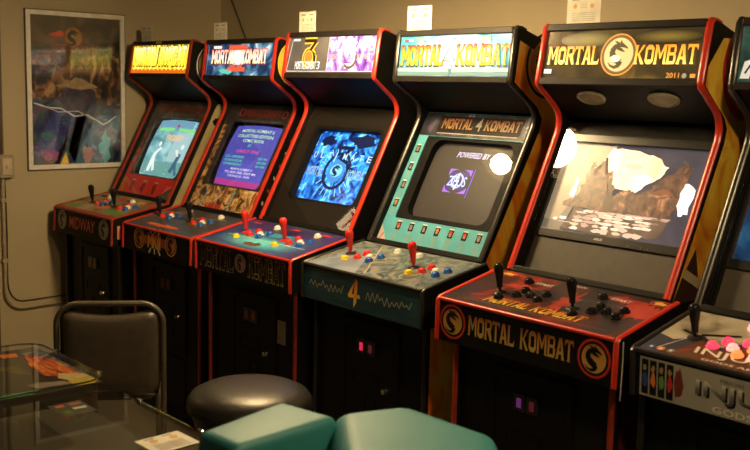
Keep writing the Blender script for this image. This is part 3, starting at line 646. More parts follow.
A = Art(tp); A.line([(.06, .118), (.62, .118)], .005, solid('pale_line_ink', (.45, .65, .68), .4), 3); A.blob(.325, .065, .050, .020, solid('dark_rust_ink', (.10, .04, .02), .5), 3, jag=.5)
A.rect(C['x0'] + .02, C['x1'] - .02, .215, PL - .016, art('indigo_print', [(.35, (.012, .010, .05)), (.7, (.05, .03, .14))], 10), 2)
for pu in (.06, .345, .56): A.blob(pu, PL - .045, .035, .009, RED, 3)
for k in range(7): A.blob(.325, .092, .30 - .038 * k, .080 - .009 * k, solid('aqua_ink_%s' % 'abcdefg'[k], tuple(a + (b - a) * (k / 6) ** 1.3 for a, b in zip((.03, .07, .20), (.10, .58, .62))), .4), 2 + .12 * k, 40, .02)
A.build('panel_artwork', C['cp'])
for pu in (.130, .417):
    v0 = .150; joystick(C['cp'], tp, pu + .003, v0 + .018, 'red'); button(C['cp'], tp, pu + .112, .262, 'white'); button(C['cp'], tp, pu + .022, .098, 'yellow')
    for du, dv, cc in MKSET: button(C['cp'], tp, pu + du + .004, v0 + dv - .012, cc)
A = Art(C['fr']); A.disc(.325, .072, .040, INK, 1); A.ring(.325, .072, .040, .007, solid('silver_ring_ink', (.30, .24, .20), .4), 2); A.dragon(.325, .072, .034, solid('brown_disc_ink', (.30, .14, .10), .4), INK, None, 2); A.build('panel_front_artwork', C['cp'])
A = Art(C['fr']); dg_ = fade('dim_gold_letters', [(0, (.60, .46, .16)), (1, (.42, .13, .05))])
A.mk('MORTAL', .012, .022, .265, .095, dg_, 2, grow=.02); A.mk('KOMBAT', .385, .022, .255, .095, dg_, 2, grow=.02); A.mk('MORTAL', .012, .022, .265, .095, INK, 3, grow=-.045); A.mk('KOMBAT', .385, .022, .255, .095, INK, 3, grow=-.045)
A.build('panel_front_lettering', C['cp'])
coin_door(C)
m = MB(); m.box(w - .150, w - .095, C['gy'] + .012, C['gy'] + .0175, .60, .70); o = m.build('service_plate', solid('dull_steel_plate', (.28, .25, .2), .4, .7), C['root'], bevel=.001)
MB().lathe([(.006, 0), (.006, .006), (.002, .007)], (w - .1225, C['gy'] + .012, .65), 12, Vector((0, -1, 0))).build('screw', CHROME, o)

# ================= cabinet 4: pale blue marquee =================
C = cabinet(4); w, T = C['w'], C['T']; GL = C['gp'].L; ML = C['mq'].L
A = Art(C['mq']); A.rect(.048, .072, .160, .168, glow('red_lit_tag', (.7, .05, .05), .9), 2); A.rect(.074, .100, .160, .168, wh, 2)
for k in range(6): A.disc(.355, .11, .20 - .028 * k, solid('white_centre_%s' % 'abcdef'[k], (.1, .1, .1), .3, emit=tuple(a + (b - a) * (k / 5) for a, b in zip((.40, .68, .72), (1, 1, .96))), es=1.0), .3 + .1 * k, .082 - .008 * k)
for u in (.145, .505):
    A.blob(u, .160, .030, .020, glow('grey_green_lit', (.25, .42, .38), .8), 1, jag=.5); A.blob(u, .155, .014, .012, wh, 2)
A.rect(.02, w - .02, .038, .052, glow('silver_lit_band', (.65, .72, .62), .9), 1); A.rect(.02, w - .02, .022, .036, glow('green_grey_lit_band', (.22, .40, .34), .8), 1)
A.mk('MORTAL', .038, .060, .245, .082, glow('brown_edge_lit', (.10, .035, .008), .7), 2, grow=.055); A.mk('KOMBAT', .355, .060, .270, .082, glow('brown_edge_lit', (.10, .035, .008), .7), 2, grow=.055)
f4 = [[(.330, .172), (.340, .172), (.332, .03), (.318, .015), (.316, .05)], [(.325, .16), (.283, .088), (.283, .078), (.352, .078), (.348, .090), (.298, .090)]]
for q in f4: A.poly(q, glow('steel_lit_numeral', (.10, .28, .36), .8), 3)
A.poly([(.332, .162), (.3375, .165), (.330, .05), (.319, .05)], wh, 4); A.line([(.331, .150), (.292, .086), (.345, .084)], .005, wh, 4)
A.build('marquee_artwork', C['mqs'])
og = fade('orange_yellow_lit_letters', [(0, (1, .72, .03)), (.45, (.95, .42, .01)), (1, (.80, .13, .01))], 1.0)
A = Art(C['mq']); A.mk('MORTAL', .041, .063, .240, .077, og, 5); A.mk('KOMBAT', .358, .063, .265, .077, og, 5); A.build('marquee_lettering', C['mqs'])
TEALC = art('teal_printed_card', [(.3, (.09, .40, .50)), (.6, (.13, .50, .62)), (.8, (.20, .58, .70))], 6)
bz = bezel(C, TEALC, .075, .600, .128, .512, rad=.008)
bp = Plane(C['p']['d'], C['p']['c'], 0, -.0275); A = Art(bp)
LIGHTN = art('dark_storm_print', [(.35, (.012, .012, .018)), (.55, (.03, .03, .05)), (.66, (.16, .15, .24)), (.75, (.5, .48, .6))], 7, (1, 1, 1), distort=3)
A.rect(T, w - T, .514, GL - .006, LIGHTN, 1); A.rect(.11, .57, .532, GL - .02, INK, 2)
skin = solid('portrait_ink', (.40, .22, .12), .5)
def portrait(u, v, s_=1):
    A.rect(u, u + .026 * s_, v, v + .034, INK, 2); A.blob(u + .013 * s_, v + .016, .008 * s_, .011, skin, 3, 10, .2); A.blob(u + .013 * s_, v + .024, .009 * s_, .006, [ORANGE, RED, TEALINK, GREYINK, BLUE][random.randrange(5)], 4, 10, .3); A.rect(u, u + .026 * s_, v + .035, v + .040, WHITE, 2)
def para(u0, u1, v0, n):
    for k in range(n): A.rect(u0 + random.uniform(0, .003), u1 - random.uniform(0, .012), v0 - .0085 * k, v0 - .0085 * k + .0035, solid('fine_print_ink', (.30, .42, .38), .5), 2)
for k in range(7): portrait(.105 + .075 * k, .078); para(.100 + .075 * k, .142 + .075 * k, .066, 5)
for k in range(4): portrait(.036, .175 + .085 * k, .9); portrait(w - .042, .175 + .085 * k, .8) if k < 4 else None; para(.030, .068, .166 + .085 * k, 4); para(w - .044, w - .022, .166 + .085 * k, 4)
A.poly([(.022, .008), (.09, .008), (.022, .09)], solid('pale_pink_ink', (.60, .50, .50), .5), 2); A.line([(.03, .01), (.05, .055)], .006, RED, 3)
A.build('bezel_artwork', bz)
A = Art(bp); DIMG = fade('dim_gold_title_ink', [(0, (.34, .20, .06)), (1, (.20, .05, .02))]); A.mk('MORTAL', .135, .550, .175, .048, DIMG, 5); A.mk('KOMBAT', .375, .550, .185, .048, DIMG, 5); A.text('4', .325, .545, .032, .060, GREYINK, 5)
A.build('bezel_lettering', bz)
A = Art(bp); A.line([(.12, .528), (.56, .528)], .0035, solid('white_fine_print', (.5, .45, .38), .5), 4); A.build('bezel_fine_print', bz)
mb = MB(); ring_plate(mb, C['gp'], .071, .604, .124, .516, .120, .565, .150, .500, -.075, -.034, .045); mb.build('tube_surround', BLACK_IN, C['root'])
t, so = screen(C, .098, .580, .134, .512, -.070, solid('idle_screen_glass', (.02, .017, .014), .55, emit=(.045, .032, .020), es=1.0))
A = Art(t); vi = glow('violet_lit_border', (.34, .14, .85), 1.1); pv = glow('dim_violet_lit', (.07, .05, .24), .7)
A.rect(.315, .575, .385, .665, vi, 1); A.rect(.34, .55, .415, .635, pv, 2); A.ring(.445, .525, .07, .02, glow('lavender_lit', (.55, .55, 1), 1.1), 3, .09)
A.line([(.597, .345), (.600, .68)], .010, glow('indigo_lit', (.16, .10, .75), 1), 2)
A.line([(.45, .62), (.43, .52), (.46, .53), (.44, .42)], .016, wh, 5)
A.build('picture', so)
A = Art(t); A.text('ZEUS', .34, .46, .21, .12, glow('sky_lit_letters', (.45, .60, 1), 1.2), 4); A.text('POWERED BY', .32, .805, .37, .070, glow('pale_violet_lit_letters', (.70, .68, 1), 1.2), 3, slant=.15); A.build('picture_lettering', so)
tp = C['tp']; PL = tp.L
GREYP = art('grey_green_swirl_panel', [(.32, (.03, .045, .045)), (.42, (.07, .10, .11)), (.52, (.15, .19, .20)), (.60, (.22, .25, .25)), (.67, (.36, .24, .09)), (.75, (.10, .12, .20))], 13, distort=2.5)
A = Art(tp); A.rect(C['x0'] + .016, C['x1'] - .016, .008, PL - .010, GREYP, 1)
A.line([(.13, PL - .02), (.34, .02)], .006, TAN, 2); A.poly([(C['x0'] + .016, .008), (.30, .008), (.12, PL - .05)], art('pale_blue_grey_print', [(.4, (.15, .19, .24)), (.7, (.28, .32, .37))], 9), 2)
for u, v, r_ in ((.52, .09, .07), (.28, .16, .04), (.05, .12, .05)): A.ring(u, v, r_, .004, GREYINK, 3); A.ring(u, v, r_ * .6, .003, TAN, 3)
for u, v in ((.0, .02), (.33, .02), (.62, .03), (.02, PL - .03), (.33, PL - .02), (.63, PL - .03)): A.disc(u, v, .005, INK, 4)
A.build('panel_artwork', C['cp'])
for pu in (.085, .452):
    v0 = .150; joystick(C['cp'], tp, pu + .004, v0 + .018, 'red'); button(C['cp'], tp, pu + .042, .106, 'yellow')
    for du, dv, cc in MKSET: button(C['cp'], tp, pu + du + .018, v0 + dv - .014, cc)
for u in (.262, .384): button(C['cp'], tp, u, .268, 'white')
A = Art(C['fr']); A.rect(C['x0'] + .018, C['x1'] - .018, .002, .130, art('dark_teal_brushed_print', [(.3, (.008, .030, .045)), (.55, (.014, .055, .075)), (.8, (.03, .09, .11))], 12, (.3, 1, 4)), 1)
for q in ([(.315, .125), (.330, .118), (.322, .035), (.305, .010), (.306, .05)], [(.312, .115), (.272, .058), (.276, .048), (.345, .052), (.340, .066), (.295, .064)]): A.poly(q, FIRE_INK, 3)
A.build('panel_front_artwork', C['cp'])
A = Art(C['fr']); sil = solid('silver_script_ink', (.42, .38, .28), .4)
def script(u0, u1, n, seed):
    rr = random.Random(seed); pts = [(u0 + (u1 - u0) * k / n, .068 + (rr.uniform(.002, .022) if k % 2 else -rr.uniform(.002, .020))) for k in range(n + 1)]; A.line(pts, .0030, sil, 4)
script(.035, .245, 17, 3); script(.375, .625, 19, 5); A.build('panel_front_lettering', C['cp'])
def s4(A):
    fl = art('orange_flame_print', [(.28, (.55, .06, .01)), (.42, (.85, .25, .02)), (.55, (.95, .50, .05)), (.72, (.85, .60, .10))], 5, (1, 1, .45), distort=2)
    A.poly([(.582, 1.86), (.560, 1.706), (.700, 1.612), (.728, 1.57), (.715, 1.52), (.435, 1.03), (.16, .98), (.16, .01), (1.10, .01), (1.10, 1.74), (.80, 1.78)], fl, 1)
    A.ring(.745, 1.772, .125, .012, INK, 3); A.dragon(.745, 1.772, .115, solid('amber_ink', (.60, .26, .04), .5), INK, None, 2)
side_art(C, s4); coin_door(C, lit=(glow('lit_pink_price', (.9, .02, .09), .8), glow('lit_dim_price', (.07, .01, .015), 1)))

# ================= cabinet 5: dark marquee, red trim =================
C = cabinet(5); w, T = C['w'], C['T']; GL = C['gp'].L; ML = C['mq'].L
A = Art(C['mq']); am = glow('amber_lit_disc_five', (.20, .10, .02), 1.0); cr = glow('cream_lit_dragon', (1, .9, .6), 1.15)
for k in range(6): A.disc(.20, .150, .115 - .017 * k, solid('olive_glow_%s' % 'abcdef'[k], (.02, .02, .01), .3, emit=tuple(x * (.25 + .16 * k) for x in (.45, .30, .06)), es=.8), 1 + .1 * k, .026 - .0035 * k); A.disc(.50, .155, .12 - .017 * k, solid('amber_glow_%s' % 'abcdef'[k], (.02, .02, .01), .3, emit=tuple(x * (.18 + .12 * k) for x in (.45, .28, .05)), es=.8), 1 + .1 * k, .020 - .003 * k)
A.disc(.327, .098, .064, am, 2); A.ring(.327, .098, .070, .005, glow('orange_lit_ring', (1, .35, .05), 1), 3)
A.disc(.327, .098, .056, glow('cream_lit_disc', (.90, .66, .26), 1), 3); A.dragon(.327, .098, .060, glow('cream_lit_disc', (.90, .66, .26), 1), glow('dark_olive_lit', (.10, .065, .02), .9), None, 4); A.disc(.318, .085, .020, cr, 7, .012)
A.rect(.030, .062, .035, .050, wh, 3); A.disc(.578, .030, .008, glow('khaki_lit', (.45, .42, .25), .8), 3); A.rect(.598, .616, .024, .036, glow('orange_lit_ring', (1, .35, .05), 1), 3)
A.build('marquee_artwork', C['mqs'])
g5 = fade('gold_lit_letters', [(0, (1, .80, .22)), (.4, (.90, .52, .06)), (1, (.80, .30, .03))], 1.0)
A = Art(C['mq']); A.mk('MORTAL', .042, .066, .212, .062, g5, 8); A.mk('KOMBAT', .392, .066, .220, .062, g5, 8); A.build('marquee_lettering', C['mqs'])
A = Art(C['mq']); A.text('2011', .515, .023, .046, .016, glow('orange_lit_digits', (1, .38, .05), 1.0), 6); A.build('marquee_lettering', C['mqs'])
# speaker grilles
GR = solid('woven_metal_grille', (.36, .33, .23), .5, .4, bump=.8, bscale=900)
sp_ = Plane((C['p']['c'][0] + .012, C['p']['c'][1] - .006), (C['p']['b'][0] + .006, C['p']['b'][1] - .002), 0)
for u in (.198, .478):
    c0 = Vector(sp_(u, sp_.L * .66, 0)); T3 = Vector((0, sp_.T.x, sp_.T.y)); q = MB().lathe([(.057, -.002), (.057, .007), (.051, .011), (.046, .007), (.02, .006), (.002, .006)], c0, 32, sp_.normal())
    q.v = [tuple(Vector(p) - T3 * (Vector(p) - c0).dot(T3) * .38) for p in q.v]; q.build('speaker_grille', GR, C['spk'], smooth=True)
# flat screen panel
gp = C['gp']
bz = MB(); ring_plate(bz, gp, T, w - T, .150, .545, T + .022, w - T - .018, .180, .515, -.046, -.032, .004); bz = bz.build('screen_bezel', solid('satin_black_bezel', (.018, .016, .014), .3), C['root'], bevel=.002)
m = MB(); gp.plate(m, T, w - T, .018, .150, -.046, -.040); m.build('lower_bezel', GREY_PLASTIC, C['root'])
m = MB(); gp.plate(m, T, w - T, .545, GL - .004, -.046, -.040); m.build('upper_bezel', BLACK_METAL, C['root'])
for k in range(3):
    m = MB(); gp.plate(m, T + .0005 + .006 * k, T + .0045 + .006 * k, .018, GL - .004, -.038, -.030 + .003 * (2 - k)); m.build('bezel_rail', BLACK_METAL, C['root'])
A = Art(Plane(C['p']['d'], C['p']['c'], 0, -.0315)); A.text('ASUS', .285, .161, .034, .009, solid('silver_ink', (.6, .58, .55), .3, .5)); A.build('screen_maker_lettering', bz)
for k in range(6): MB().add(*plate(gp, .42 + .024 * k, .425 + .024 * k, .156, .160, -.033, -.030)).build('screen_button', CHROME, bz)
lc = art('dusk_blue_lit_picture', [(.3, (.050, .046, .058)), (.7, (.088, .080, .096))], 5, emit=.9, rough=.12)
m = MB(); gp.plate(m, T + .020, w - T - .016, .178, .517, -.056, -.048); so = m.build('flat_screen', lc, C['root'])
# picture frame helper: U 0..1 across, V 0..1 up on the flat screen
U0, U1, V0, V1 = T + .022, w - T - .018, .180, .515
A = Art(lambda U, V, off=0: gp(U0 + U * (U1 - U0), V0 + V * (V1 - V0), -.0478 + off))
sky = art('cream_lit_sky', [(.3, (.85, .52, .33)), (.5, (1, .80, .58)), (.7, (1, .96, .85))], 8, emit=1.0); rock = art('rust_dark_lit', [(.4, (.05, .025, .02)), (.6, (.16, .07, .04)), (.75, (.45, .22, .12))], 26, emit=.85)
hot = glow('white_hot_lit', (1, .97, .92), 1.3); hz = art('tan_lamp_flare', [(.3, (.26, .20, .13)), (.7, (.42, .33, .22))], 4, emit=.85)
A.poly([(0, .0), (.14, .0), (.30, 1), (0, 1)], art('dim_brown_lamp_flare', [(.3, (.15, .12, .09)), (.7, (.21, .165, .12))], 4, emit=.9), 1)  # lamp flare painted into the left of the picture, in two layers
def jag(pts, m, layer, n=6, amp=.014):
    out = []
    for i in range(len(pts)):
        a_, b_ = Vector(pts[i]), Vector(pts[(i + 1) % len(pts)])
        for k in range(n): q = a_.lerp(b_, k / n); out.append((q.x + random.uniform(-amp, amp), q.y + random.uniform(-amp * 1.6, amp * 1.6)))
    A.poly(out, m, layer)
jag([(.0, .12), (.10, .12), (.24, .60), (.36, .99), (.18, 1), (0, 1)], hz, 2, 4, .006)
jag([(.26, .56), (.30, .80), (.34, .97), (.50, .965), (.66, .90), (.75, .80), (.72, .68), (.64, .60), (.58, .50)], sky, 3, 5, .006)
A.blob(.60, .66, .055, .045, hot, 4, jag=.35); A.blob(.52, .78, .06, .03, glow('pink_lit_cloud', (.95, .66, .50), 1), 4, jag=.3)
jag([(.20, .40), (.205, .60), (.235, .78), (.255, .74), (.265, .60), (.30, .84), (.325, .86), (.345, .66), (.39, .70), (.42, .58), (.44, .44), (.40, .38)], rock, 5)
jag([(.42, .36), (.46, .47), (.52, .52), (.60, .50), (.66, .53), (.72, .66), (.80, .74), (.84, .88), (.90, .80), (.88, .36)], rock, 5)
jag([(.10, .32), (.20, .42), (.60, .44), (.86, .40), (.86, .29), (.12, .27)], rock, 6, 5, .010)
jag([(.885, .62), (.90, .66), (.96, .60), (.955, .34), (.90, .32), (.875, .42)], hot, 7, 3, .008); jag([(.135, .40), (.145, .60), (.175, .58), (.165, .38)], hot, 7, 3, .006)
for k in range(10): a_ = .1 + k * .32; A.line([(.77, .52), (.77 + .045 * math.cos(a_), .52 + .05 * math.sin(a_)), (.77 + .075 * math.cos(a_), .50 + .05 * math.sin(a_))], .009, glow('rust_lit_frond', (.34, .10, .04), .8), 8, .002)
A.line([(.77, .50), (.775, .32)], .009, glow('rust_lit_frond', (.34, .10, .04), .8), 8)
pale = glow('peach_lit_stone', (.85, .55, .40), 1.0); pal2 = glow('bright_stone_lit', (1, .78, .60), 1.05)
jag([(.14, .03), (.20, .27), (.86, .29), (.82, .06), (.5, .02)], art('dark_umber_lit', [(.35, (.035, .022, .020)), (.7, (.12, .07, .05))], 9, emit=.9), 3, 5, .012)
stn = [glow('peach_lit_stone', (.85, .55, .40), 1.0), pal2, glow('brown_lit_stone', (.30, .17, .12), .9), glow('rose_lit_stone', (.60, .36, .28), .95)]
for row in range(8):
    v = .265 - .012 * row - .0026 * row * row; nn = 10 - row // 2
    for k in range(nn):
        u = .30 - .012 * row + (k + .5 * (row % 2)) * (.58 - .01 * row) / nn + random.uniform(-.015, .015); e_ = abs(u - .55)
        if random.random() < .95 - e_: A.blob(u, v, .040 * random.uniform(.7, 1.15), (.008 + .0024 * row) * random.uniform(.7, 1.2), stn[min(3, int(random.random() * (2 if e_ < .2 else 4)))] if row else stn[3], 4, 9, .35)
A.disc(.085, .13, .018, pal2, 4); A.rect(.115, .165, .135, .165, wh, 4); A.rect(.11, .26, .105, .112, pale, 4)
A.build('picture', so)
tp = C['tp']; PL = tp.L
A = Art(tp); A.rect(C['x0'] + .016, C['x1'] - .016, .008, PL - .010, art('dark_red_smoke_print', [(.40, (.018, .012, .014)), (.55, (.06, .015, .012)), (.63, (.22, .02, .012)), (.72, (.45, .05, .02))], 5, distort=1.5), 1)
RDS = art('bright_red_smoke', [(.35, (.28, .015, .01)), (.7, (.55, .05, .02))], 12)
jag2 = lambda c_, rx, ry: A.blob(c_[0], c_[1], rx, ry, RDS, 2, 24, .45)
jag2((.375, .165), .035, .07); jag2((.62, .20), .05, .07); jag2((.53, .26), .07, .022); jag2((.16, .20), .06, .02)
for u in (.045, .640): A.ring(u, PL - .035, .034, .005, RED, 3, .022); A.blob(u, PL - .035, .022, .012, GOLD, 3, jag=.4)
for u in (.11, .41): A.line([(u - .05, .17), (u + .02, .205), (u + .16, .205)], .002, GREYINK, 3)
A.line([(.05, .035), (.62, .035)], .002, GREYINK, 3)
A.build('panel_artwork', C['cp'])
A = Art(tp); A.mk('MORTAL', .125, .046, .175, .046, FIRE_INK, 4, slant=.2); A.mk('KOMBAT', .318, .046, .190, .046, FIRE_INK, 4, slant=.2); A.build('panel_lettering', C['cp'])
A = Art(tp); A.text('START', .185, .242, .070, .017, WHITE, 4, slant=.2); A.text('START', .485, .242, .070, .017, WHITE, 4, slant=.2); A.text('ANALOG', .30, PL - .033, .065, .012, WHITE, 4, slant=.2); A.build('panel_lettering', C['cp'])
for pu in (.132, .428):
    joystick(C['cp'], tp, pu - .004, .132, 'black')
    for du, dv in ((.028, .088), (.068, .130), (.072, .174), (.112, .150), (.154, .178), (.156, .128), (.028, .245)): button(C['cp'], tp, pu + du, dv, 'black')
A = Art(C['fr'])
for u in (.040, w - .042): A = Art(C['fr']); A.disc(u, .072, .060, solid('dark_red_ring_ink', (.16, .02, .015), .4), 1); A.disc(u, .072, .055, INK, 2); A.dragon(u, .072, .050, GOLD_INK, INK, None, 3); A.ring(u, .072, .057, .006, RED, 3); A.build('panel_emblem', C['cp'])
A = Art(C['fr']); A.mk('MORTAL', .112, .042, .195, .066, GOLD_INK, 2); A.mk('KOMBAT', .330, .042, .200, .066, GOLD_INK, 2); A.build('panel_front_lettering', C['cp'])
def s5(A):
    fl = art('amber_side_print', [(.28, (.55, .12, .01)), (.45, (.85, .42, .04)), (.6, (.95, .66, .08)), (.75, (.75, .34, .04))], 6, (1, 1, .5), distort=2)
    A.poly([(.480, 1.76), (.470, 1.702), (.597, 1.604), (.618, 1.57), (.605, 1.52), (.365, 1.045), (1.05, 1.035), (1.05, 1.85), (.56, 1.85)], fl, 1)
    A.ring(.72, 1.75, .155, .030, RED, 2); A.disc(.72, 1.75, .12, INK, 2); A.dragon(.72, 1.75, .12, RED, INK, None, 3)
    A.poly([(.36, 1.035), (.52, 1.035), (.48, 1.20), (.405, 1.11)], solid('dark_side_patch', (.05, .02, .015), .5), 2); A.line([(.415, 1.13), (.56, 1.06)], .03, TAN, 3)
    A.poly([(.12, .01), (.40, .01), (.40, .80), (.12, .80)], solid('bounce_red_lower_side', (.10, .012, .010), .5), 1)  # red bounce light put into the colour of the lower side
side_art(C, s5); coin_door(C, lit=(glow('lit_violet_price', (.14, .03, .15), .6), glow('lit_red_price', (.10, .01, .015), .6)))
m = MB(); m.tube([(w + .040, .055, .975), (w + .038, .06, .93), (w + .041, .055, .88), (w + .036, .06, .80)], .002, 6); m.build('loose_wire', solid('white_wire', (.5, .5, .45), .4), C['root'])

# ================= cabinet 6: pale comic panel =================
C = cabinet(6); w, T = C['w'], C['T']; GL = C['gp'].L; ML = C['mq'].L; gp = C['gp']
A = Art(C['mq']); A.poly([(.03, .03), (.06, .03), (.07, .09), (.04, .08)], glow('pale_lit_patch', (.75, .72, .6), .8), 1); A.line([(.045, .045), (.06, .07)], .006, INK, 2); A.blob(.2, .1, .10, .05, glow('green_lit_patch', (.05, .30, .22), .7), 1); A.build('marquee_artwork', C['mqs'])
A = Art(C['mq']); A.text('INJUSTICE', .12, .06, .46, .09, wh, 4); A.build('marquee_lettering', C['mqs'])
bz = MB(); ring_plate(bz, gp, T, w - T, .150, .545, T + .030, w - T - .03, .180, .515, -.046, -.032, .004); bz = bz.build('screen_bezel', solid('satin_black_bezel', (.018, .016, .014), .3), C['root'], bevel=.002)
m = MB(); gp.plate(m, T, w - T, .018, .150, -.046, -.040); m.build('lower_bezel', GREY_PLASTIC, C['root'])
m = MB(); gp.plate(m, T, w - T, .545, GL - .004, -.046, -.040); m.build('upper_bezel', BLACK_METAL, C['root'])
for k in range(3):
    m = MB(); gp.plate(m, T + .0005 + .008 * k, T + .006 + .008 * k, .018, GL - .004, -.038, -.026 + .004 * (2 - k)); m.build('bezel_rail', BLACK_METAL, C['root'])
m = MB(); gp.plate(m, T + .028, w - T - .028, .178, .517, -.052, -.044)
m.build('flat_screen', art('night_blue_lit_picture', [(.35, (.004, .012, .035)), (.55, (.008, .035, .10)), (.7, (.02, .10, .20)), (.8, (.10, .45, .40))], 7, emit=.9), C['root'])
tp = C['tp']; PL = tp.L
A = Art(tp); A.rect(.016, w - .016, .008, PL - .010, art('pale_cream_print', [(.35, (.20, .17, .13)), (.5, (.42, .37, .28)), (.7, (.60, .54, .42))], 6), 1)
A.poly([(.016, .008), (.016, .12), (.07, .10), (.13, .16), (.20, .10), (.28, .20), (.40, .14), (.62, .22), (.62, .008)], solid('navy_ink', (.035, .035, .06), .4), 2)
A.poly([(.10, .01), (.14, .13), (.22, .09), (.30, .18), (.45, .16), (.50, .01)], solid('rust_ink', (.12, .045, .02), .4), 3)
for k, m_ in enumerate((BLUE, ORANGE, GREYINK)): A.disc(.045 + .030 * k, .028, .012, m_, 5); A.disc(.045 + .030 * k, .028, .005, WHITE, 6)
A.line([(.06, .03), (.10, .13)], .003, WHITE, 4); A.line([(.12, .03), (.17, .10)], .003, RED, 4); A.line([(.12, .16), (.22, .20)], .012, INK, 4, .004); A.line([(.10, .155), (.06, .17)], .010, INK, 4)
A.build('panel_artwork', C['cp'])
A = Art(tp); A.text('INJUSTICE', .165, .036, .36, .050, WHITE, 7, slant=-.25); A.text('GODS AMONG US', .20, .016, .28, .012, WHITE, 7); A.build('panel_lettering', C['cp'])
joystick(C['cp'], tp, .115, .135, 'black')
for du, dv, cc in ((.185, .105, 'litpink'), (.208, .148, 'litpink'), (.238, .118, 'litwhite'), (.262, .160, 'litpink'), (.292, .128, 'litorange'), (.268, .085, 'litorange'), (.318, .165, 'litorange'), (.315, .085, 'litwhite'), (.222, .262, 'litwhite')): button(C['cp'], tp, du, dv, cc)
A = Art(C['fr']); A.rect(.028, w - .03, .006, .118, art('grey_silver_print', [(.3, (.28, .27, .23)), (.6, (.44, .41, .35)), (.8, (.55, .51, .43))], 5), 1)
for k in range(4): u = .034 + .026 * k; A.rect(u, u + .021, .012, .112, INK, 2); A.blob(u + .010, .088, .006, .010, skin, 3, 10, .3); A.blob(u + .010, .055, .008, .022, [BLUE, ORANGE, GREEN, RED][k], 3, 12, .3)
A.blob(.150, .062, .014, .042, solid('maroon_ink', (.18, .03, .02), .5), 3, 14, .25)
A.build('panel_front_artwork', C['cp'])
A = Art(C['fr']); A.text('INJUSTICE', .206, .034, .42, .054, INK, 3); A.text('INJUSTICE', .200, .038, .42, .054, fade('silver_gradient', [(0, (.04, .04, .035)), (.5, (.16, .15, .13)), (1, (.75, .70, .60))]), 4); A.text('GODS AMONG US', .25, .012, .34, .018, WHITE, 4); A.text('FROM THE CREATORS OF', .27, .098, .30, .010, GREYINK, 4); A.build('panel_front_lettering', C['cp'])
coin_door(C)

# ---------------------------------------------------------------- paper cards on the cabinet tops
PAPER = solid('white_card', (.78, .73, .62), .6); PCLIP = solid('black_clip', (.02, .018, .016), .35)
CARD = {1: (.083, .115, .090, 'small grey-looking card clipped upright on top of the yellow-marquee cabinet', .02), 2: (.075, .125, .092, 'small card clipped upright on top of the deep blue marquee cabinet', 0),
        3: (.088, .122, .096, 'white instruction card clipped upright on top of the purple marquee cabinet', 0), 4: (.083, .140, .103, 'white instruction card clipped upright on top of the pale blue marquee cabinet', .03),
        5: (.132, .138, .100, 'white printed sheet clipped upright on top of the dark-marquee cabinet with bright red trim', .02)}
for i, (u, cw, ch, lab, rr) in CARD.items():
    p = CABS[i]; y = p['a'][0] + .045; z = p['a'][1] - .006
    r_ = thing('instruction_card', lab, 'card', (p['x'] + u, 2.3 + y, z), p['ya'] + rr, 'instruction cards on the cabinet tops')
    o = MB().box(-cw / 2, cw / 2, -.0008, .0008, .010, .010 + ch).build('card', PAPER, r_)
    A = Art(Wallframe((-cw / 2, -.0010, .010), (1, 0, 0), (0, 0, 1)))
    gi = solid('grey_print', (.40, .36, .30), .6); oi = solid('orange_print', (.70, .40, .10), .6)
    A.rect(cw * .15, cw * .38, ch * .82, ch * .88, GREYINK, 1); A.rect(cw * .62, cw * .85, ch * .82, ch * .88, GREYINK, 1)
    A.disc(cw * .25, ch * .62, ch * .08, oi, 1); A.disc(cw * .75, ch * .62, ch * .08, oi, 1)
    for k in range(3): A.rect(cw * .40, cw * .60, ch * (.56 + .06 * k), ch * (.575 + .06 * k), gi, 1)
    for k in range(5): A.rect(cw * .16, cw * .84, ch * (.12 + .065 * k), ch * (.138 + .065 * k), gi, 1)
    A.build('print', r_)
    for s_ in (-1, 1):
        m = MB(); m.box(s_ * cw * .36 - .008, s_ * cw * .36 + .008, -.008, .008, 0, .012); m.build('clip', PCLIP, r_, bevel=.002)
# ---------------------------------------------------------------- left wall: poster, switch, pipe
py0, py1, pz0, pz1 = 2.252, 2.848, 1.172, 2.062
post = thing('framed_poster', 'tall dark fantasy poster in a thin white frame on the tan wall beside the switch', 'poster', (LX, (py0 + py1) / 2, pz0), 0)
PW, PH = py1 - py0, pz1 - pz0
pf = Wallframe((.0, -PW / 2, 0), (0, 1, 0), (0, 0, 1))      # local frame, facing +x
mb = MB(); ring_plate(mb, pf, 0, PW, 0, PH, .026, PW - .026, .026, PH - .026, .0005, .018, .001); mb.build('frame', solid('white_wood_frame', (.80, .75, .66), .4), post, bevel=.002)
mb = MB(); ring_plate(mb, pf, -.004, PW + .004, -.004, PH + .004, .001, PW - .001, .001, PH - .001, .0005, .015, .001); mb.build('frame_edge', BLACK_TRIM, post)
base = MB(); pf.plate(base, .02, PW - .02, .02, PH - .02, .001, .005)
bo = base.build('poster_sheet', art('dark_moody_print', [(.32, (.010, .008, .007)), (.5, (.035, .024, .018)), (.65, (.10, .06, .035)), (.8, (.22, .13, .07))], 6, (1, 1, 1), distort=1.5), post)
A = Art(Wallframe((.0052, -PW / 2, 0), (0, 1, 0), (0, 0, 1)))
A.dragon(PW * .47, PH * .84, .060, solid('dim_gold_disc', (.30, .15, .03), .5), INK, solid('dim_red_ring', (.28, .03, .02), .5), 2)
A.poly([(.13, PH * .85), (.20, PH * .88), (.26, PH * .85), (.18, PH * .84)], RED, 2)
PB = art('night_blue_print', [(.3, (.012, .012, .05)), (.6, (.03, .04, .14)), (.8, (.10, .08, .22))], 12)
